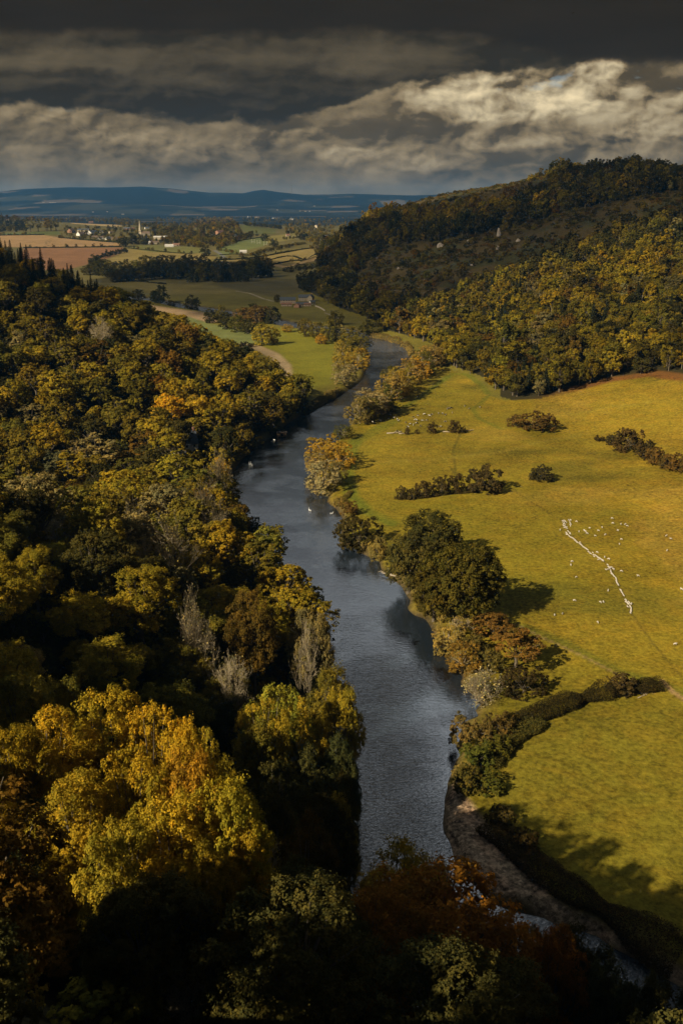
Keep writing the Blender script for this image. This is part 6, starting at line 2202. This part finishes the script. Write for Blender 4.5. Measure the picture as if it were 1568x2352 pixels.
for lst, lab, grp, flow in [
    (HEAD, 'white sheep in the larger bunch at the head of the flock', 'bunch at the head of the flock', None),
    (HEAD2, 'white sheep in the short column beside the head bunch', 'short column beside the head bunch', None),
    (TOPB, 'white sheep crowding onto the trodden path behind the head bunch', 'sheep crowding onto the path', 2.3),
    (FILE, 'white sheep walking in single file down the upper stretch of path', 'single file on the upper path', 2.4),
    (MIDB, 'white sheep in the dense bunch halfway along the path', 'dense bunch halfway along the path', 2.5),
    (KNOT, 'white sheep in the small knot where the path steepens', 'small knot on the path', None),
    (FILE2, 'white sheep walking in single file down the lower stretch of path', 'single file on the lower path', 2.0),
    (TAIL, 'white sheep in the tail bunch at the lower end of the file', 'tail bunch of the flock', 1.9)]:
    for x_, y_ in lst:
        rz = (flow + rng.normal() * 0.25) if flow is not None else rng.uniform(0, 6.28)
        put('sheep', SHEEP[0] if rng.random() < 0.7 else SHEEP[1], 1260.4 + 0.19616 * x_, 1166.3 + 0.19616 * y_ + 1.5, rz, rng.uniform(0.62, 0.80), lab, 'sheep', grp)
SINGLE = [((320, 160), 'white sheep just right of the head bunch'), ((127, 258), 'white sheep alone left of the path top'), ((348, 275), 'white sheep nearest the path above the file'),
          ((412, 268), 'white sheep, upper of a close pair above the file'), ((425, 277), 'white sheep, middle of a close pair above the file'), ((440, 298), 'white sheep just below a close pair above the file'),
          ((470, 237), 'white sheep above the close pair'), ((540, 328), 'white lamb-sized sheep lowest of the loose group above the file'), ((577, 268), 'white sheep in the middle of the loose group above the file'),
          ((618, 228), 'white sheep upper right of the loose group above the file'), ((658, 313), 'white sheep right of the loose group, facing away'), ((733, 122), 'white sheep farthest up the meadow'),
          ((745, 180), 'white sheep just below the farthest one'), ((838, 190), 'white sheep, left of the row of three'), ((887, 193), 'white sheep, middle of the row of three'), ((910, 210), 'white sheep, right of the row of three'),
          ((800, 265), 'white sheep below the row of three'), ((845, 368), 'white sheep standing sideways, upper of two'), ((820, 422), 'white sheep standing sideways, lower of two'),
          ((1368, 328), 'white sheep, upper of two near the right edge'), ((1422, 362), 'white sheep, lower of two near the right edge'), ((1378, 500), 'white sheep alone below the two near the right edge'),
          ((558, 520), 'white sheep just above the dense bunch'), ((648, 578), 'white sheep pair member right of the dense bunch'), ((697, 600), 'white sheep right of the dense bunch, apart'),
          ((265, 628), 'white sheep, upper of two left of the path'), ((252, 667), 'white sheep, lower of two left of the path'), ((315, 810), 'white sheep alone left of the knot'),
          ((688, 970), 'white sheep standing sideways left of the lower file'), ((292, 1085), 'white sheep alone low left of the path'), ((596, 1103), 'white sheep, left of the pair by the tail bunch'),
          ((634, 1103), 'white sheep, right of the pair by the tail bunch'), ((62, 1255), 'white sheep lowest left, nearest the river trees'), ((157, 1240), 'white sheep second lowest left, near the river trees'),
          ((565, 1338), 'white sheep alone below the tail bunch'), ((842, 740), 'white sheep right of the knot'), ((1040, 797), 'white sheep alone in the middle of the empty grass right of the path'),
          ((1548, 955), 'white sheep at the right edge of the meadow, halfway down'), ((1470, 1597), 'white sheep nearest the right edge and lowest on the grass'), ((960, 1128), 'white sheep just right of the tail bunch')]
for (x_, y_), lab in SINGLE:
    put('sheep', SHEEP[1] if rng.random() < 0.6 else SHEEP[0], 1260.4 + 0.19616 * x_, 1166.3 + 0.19616 * y_ + 1.5, rng.uniform(0, 6.28), rng.uniform(0.78, 0.95), lab, 'sheep', 'sheep scattered over the meadow')

COWS_A = [(1085, 215), (1100, 210), (1130, 208), (1135, 255), (985, 265), (1030, 268), (1065, 282)]
COWS_B = [(712, 308), (762, 288), (830, 275), (912, 278), (890, 293)]
COWS_C = [(738, 335), (752, 340), (748, 372), (805, 345), (857, 343), (712, 390), (788, 402), (675, 383), (652, 412), (628, 365)]
COWS_D = [(262, 362), (290, 367), (335, 345), (350, 343), (370, 340)]
COWS_E = [(505, 315), (535, 330), (555, 345), (435, 322), (453, 285)]
for lst, lab, grp in [(COWS_A, 'black and white cow in the loose group right of the middle', 'cows right of the middle'), (COWS_B, 'black and white cow in the upper scatter below the willow shadow', 'cows in the upper scatter'),
                      (COWS_C, 'black and white cow in the densest part of the herd above the logs', 'densest part of the herd'), (COWS_D, 'black and white cow in the huddle at the river bank under the willows', 'cows huddled at the bank'),
                      (COWS_E, 'black and white cow in the slanting line between the bank and the herd', 'slanting line of cows')]:
    for x_, y_ in lst:
        put('cow', COW[int(rng.random() < 0.6)], 799.5 + 0.20995 * x_, 893.6 + 0.20995 * y_ + 1.5, rng.uniform(0, 6.28), rng.uniform(0.72, 0.86), lab, 'cow', grp)
for (x_, y_), lab in [((760, 78), 'black and white cow alone nearest the far willows'), ((1275, 182), 'black and white cow, upper of two on the right of the herd'), ((1320, 212), 'black and white cow, lower of two on the right of the herd'),
                      ((1440, 198), 'black and white cow farthest to the right of the herd'), ((1058, 357), 'black and white cow above the bare-crowned thorn bush'), ((1005, 412), 'black and white cow between the two thorn bushes'),
                      ((532, 465), 'black and white cow behind the long log, left one'), ((570, 470), 'black and white cow behind the long log, right one')]:
    put('cow', COW[1], 799.5 + 0.20995 * x_, 893.6 + 0.20995 * y_ + 1.5, rng.uniform(0, 6.28), 0.85, lab, 'cow', 'cows standing apart')

# swans on the river and a bird in the sky
m, b = new_mat('white_feathers')
b.inputs['Base Color'].default_value = (0.85, 0.84, 0.80, 1)
SWAN = body('swan', [(-0.35, 0, 0.16), (0.0, 0, 0.15), (0.35, 0, 0.18), (0.50, 0, 0.42), (0.46, 0, 0.66), (0.58, 0, 0.74), (0.74, 0, 0.70), (-0.62, 0, 0.26)],
            [(0, 1), (1, 2), (2, 3), (3, 4), (4, 5), (5, 6), (0, 7)], [(0.24, 0.2), (0.3, 0.22), (0.2, 0.17), 0.06, 0.055, 0.065, 0.03, 0.05], (m,))
for u, v, rz, s, lab in [(711, 1173, 2.0, 1.5, 'white swan in the middle of the river'), (762, 1180, 0.4, 1.2, 'white swan close to the right bank'), (625, 1014, 1.0, 1.2, 'white swan below the boathouse, left of two'),
                         (630, 1011, 2.6, 1.2, 'white swan below the boathouse, right of two'), (905, 1262, 0.2, 0.01, '')]:
    if lab:
        q = flat(u, v)
        tag(link('swan', SWAN, None, (q[0], q[1], 0.0), rz, (s, s, s)), lab, 'swan', 'swans on the river')
m, b = new_mat('black_feathers')
b.inputs['Base Color'].default_value = (0.012, 0.012, 0.012, 1)
BIRD = body('bird', [(0, 0, 0), (0.2, 0, 0.02), (0.32, 0, 0.03), (-0.25, 0, 0), (-0.42, 0, 0), (0.05, 0.35, 0.12), (-0.08, 0.75, 0.05), (0.05, -0.35, 0.12), (-0.08, -0.75, 0.05)],
            [(0, 1), (1, 2), (0, 3), (3, 4), (0, 5), (5, 6), (0, 7), (7, 8)], [(0.09, 0.08), 0.07, 0.025, 0.06, (0.08, 0.012), (0.11, 0.015), (0.05, 0.008), (0.11, 0.015), (0.05, 0.008)], (m,))
d = ray(1314.5, 30)
t = 330.0
tag(link('bird', BIRD, None, tuple(np.array([0, 0, CAM_Z]) + d * t), 0.6, (1.5, 1.5, 1.5)), 'tiny black bird gliding high against the dark cloud', 'bird')
# ------------------------------------------------------------------ clouds that shade the hill, and the air between
m, b = new_mat('cloud')
nt = X.nt
nt.nodes.remove(b)
d_ = nt.nodes.new('ShaderNodeBsdfDiffuse')
d_.inputs['Color'].default_value = (0.8, 0.8, 0.8, 1)
tr = nt.nodes.new('ShaderNodeBsdfTransparent')
mx = nt.nodes.new('ShaderNodeMixShader')
geo = nt.nodes.new('ShaderNodeNewGeometry').outputs['Position']
wire(xstep(0.35, 0.75, xnoise(geo, 0.006, 4, 0.6)) * 0.22 + 0.37, mx.inputs[0])
wire(tr.outputs[0], mx.inputs[1])
wire(d_.outputs[0], mx.inputs[2])
wire(mx.outputs[0], nt.nodes['Material Output'].inputs['Surface'])
CLOUD = m
CZ = 1150.0


def shade(points, label, cell=14.0, rough=34.0):
    """a cloud whose shadow covers the given stretch of land"""
    P = []
    for p in points:
        if len(p) == 2:
            q = hit(*p)
            if q is None:
                continue
            p = (q[0], q[1], H1(*q))
        k = (CZ - p[2]) / math.tan(R(SUN_EL))
        P.append((p[0] - Lxy[0] * k, p[1] - Lxy[1] * k))
    x0, x1 = min(p[0] for p in P) - 60, max(p[0] for p in P) + 60
    y0, y1 = min(p[1] for p in P) - 60, max(p[1] for p in P) + 60
    cell = max(cell, (x1 - x0) / 160, (y1 - y0) / 160)
    xs_, ys_ = np.arange(x0, x1, cell), np.arange(y0, y1, cell)
    gx, gy = np.meshgrid(xs_, ys_)
    sd = sdist(gx.ravel(), gy.ravel(), P) + rough * 2 * (fbm(gx.ravel() / 110, gy.ravel() / 110, 90, 4) - 0.5)
    nx_, ny_ = len(xs_), len(ys_)
    core = (sd < 0).reshape(ny_, nx_)
    th = np.sqrt(np.clip(-sd, 0, 160) / 160).reshape(ny_, nx_)
    th = th * (0.6 + 0.8 * fbm(gx / 70, gy / 70, 93, 3))
    cellok = core[:-1, :-1] & core[1:, :-1] & core[:-1, 1:] & core[1:, 1:]
    idx = np.arange(nx_ * ny_).reshape(ny_, nx_)
    a, b_, c, d0 = idx[:-1, :-1][cellok], idx[:-1, 1:][cellok], idx[1:, 1:][cellok], idx[1:, :-1][cellok]
    up = np.stack([a, b_, c, d0], 1)
    n = nx_ * ny_
    lo = up[:, ::-1] + n
    # rim
    cnt = {}
    for q in up:
        for i in range(4):
            e = (q[i], q[(i + 1) % 4])
            if (e[1], e[0]) in cnt:
                del cnt[(e[1], e[0])]
            else:
                cnt[e] = 1
    rim = np.array([(i, i + n, j + n, j) for i, j in cnt], int)
    cx, cy = (x0 + x1) / 2, (y0 + y1) / 2
    V_ = np.concatenate([np.stack([gx.ravel() - cx, gy.ravel() - cy, 6 + 120 * th.ravel()], 1), np.stack([gx.ravel() - cx, gy.ravel() - cy, -6 - 22 * th.ravel()], 1)])
    used = np.unique(np.concatenate([up.ravel(), lo.ravel(), rim.ravel()]))
    re = np.full(2 * n, -1)
    re[used] = np.arange(len(used))
    o = link('cloud', mesh_np('cloud', V_[used], [re[up], re[lo], re[rim]], (CLOUD,), smooth=True), None, (cx, cy, CZ))
    return tag(o, label, 'cloud', None, 'stuff')


shade([(215, 640), (330, 630), (420, 606), (520, 600), (620, 604), (700, 618), (742, 606), (790, 560), (860, 512), (960, 484), (1060, 464), (1180, 434), (1260, 396), (1380, 368),
       (560, 1500, 178), (900, 1500, 178), (900, 1050, 150), (480, 990, 105), (1568, 505), (1400, 556), (1280, 600), (1150, 645), (1010, 692), (930, 726), (850, 764), (780, 746), (700, 738), (620, 742), (520, 735), (440, 715), (300, 690)],
      'ragged cloud whose shadow lies on the big hill and the farm valley')
shade([(-360, 640, 90), (-300, 560, 90), (-200, 590, 80), (-170, 660, 70), (-165, 760, 40), (-250, 900, 30), (-420, 800, 80)], 'small cloud whose shadow lies on the conifer stand', 10.0, 16.0)

# the air: thin blue haze that veils the far plain and hills
top_ = max(float(GZ.max()) + 25, mz + top + 20)
lim = float(rad[-1]) + 400
hb_ = MB()
hb_.box(-lim, lim, -lim, lim, float(GZ.min()) - 1.5, top_)
m = bpy.data.materials.new('haze')
m.use_nodes = True
X.nt = m.node_tree
m.node_tree.nodes.remove(m.node_tree.nodes['Principled BSDF'])
pv = m.node_tree.nodes.new('ShaderNodeVolumePrincipled')
pv.inputs['Color'].default_value = (0.11, 0.47, 1.0, 1)
pv.inputs['Density'].default_value = 3.1e-5
pv.inputs['Anisotropy'].default_value = 0.2
wire(pv.outputs[0], m.node_tree.nodes['Material Output'].inputs['Volume'])
tag(hb_.build('haze', m), 'thin blue haze over the far plain and hills', 'haze', None, 'stuff')
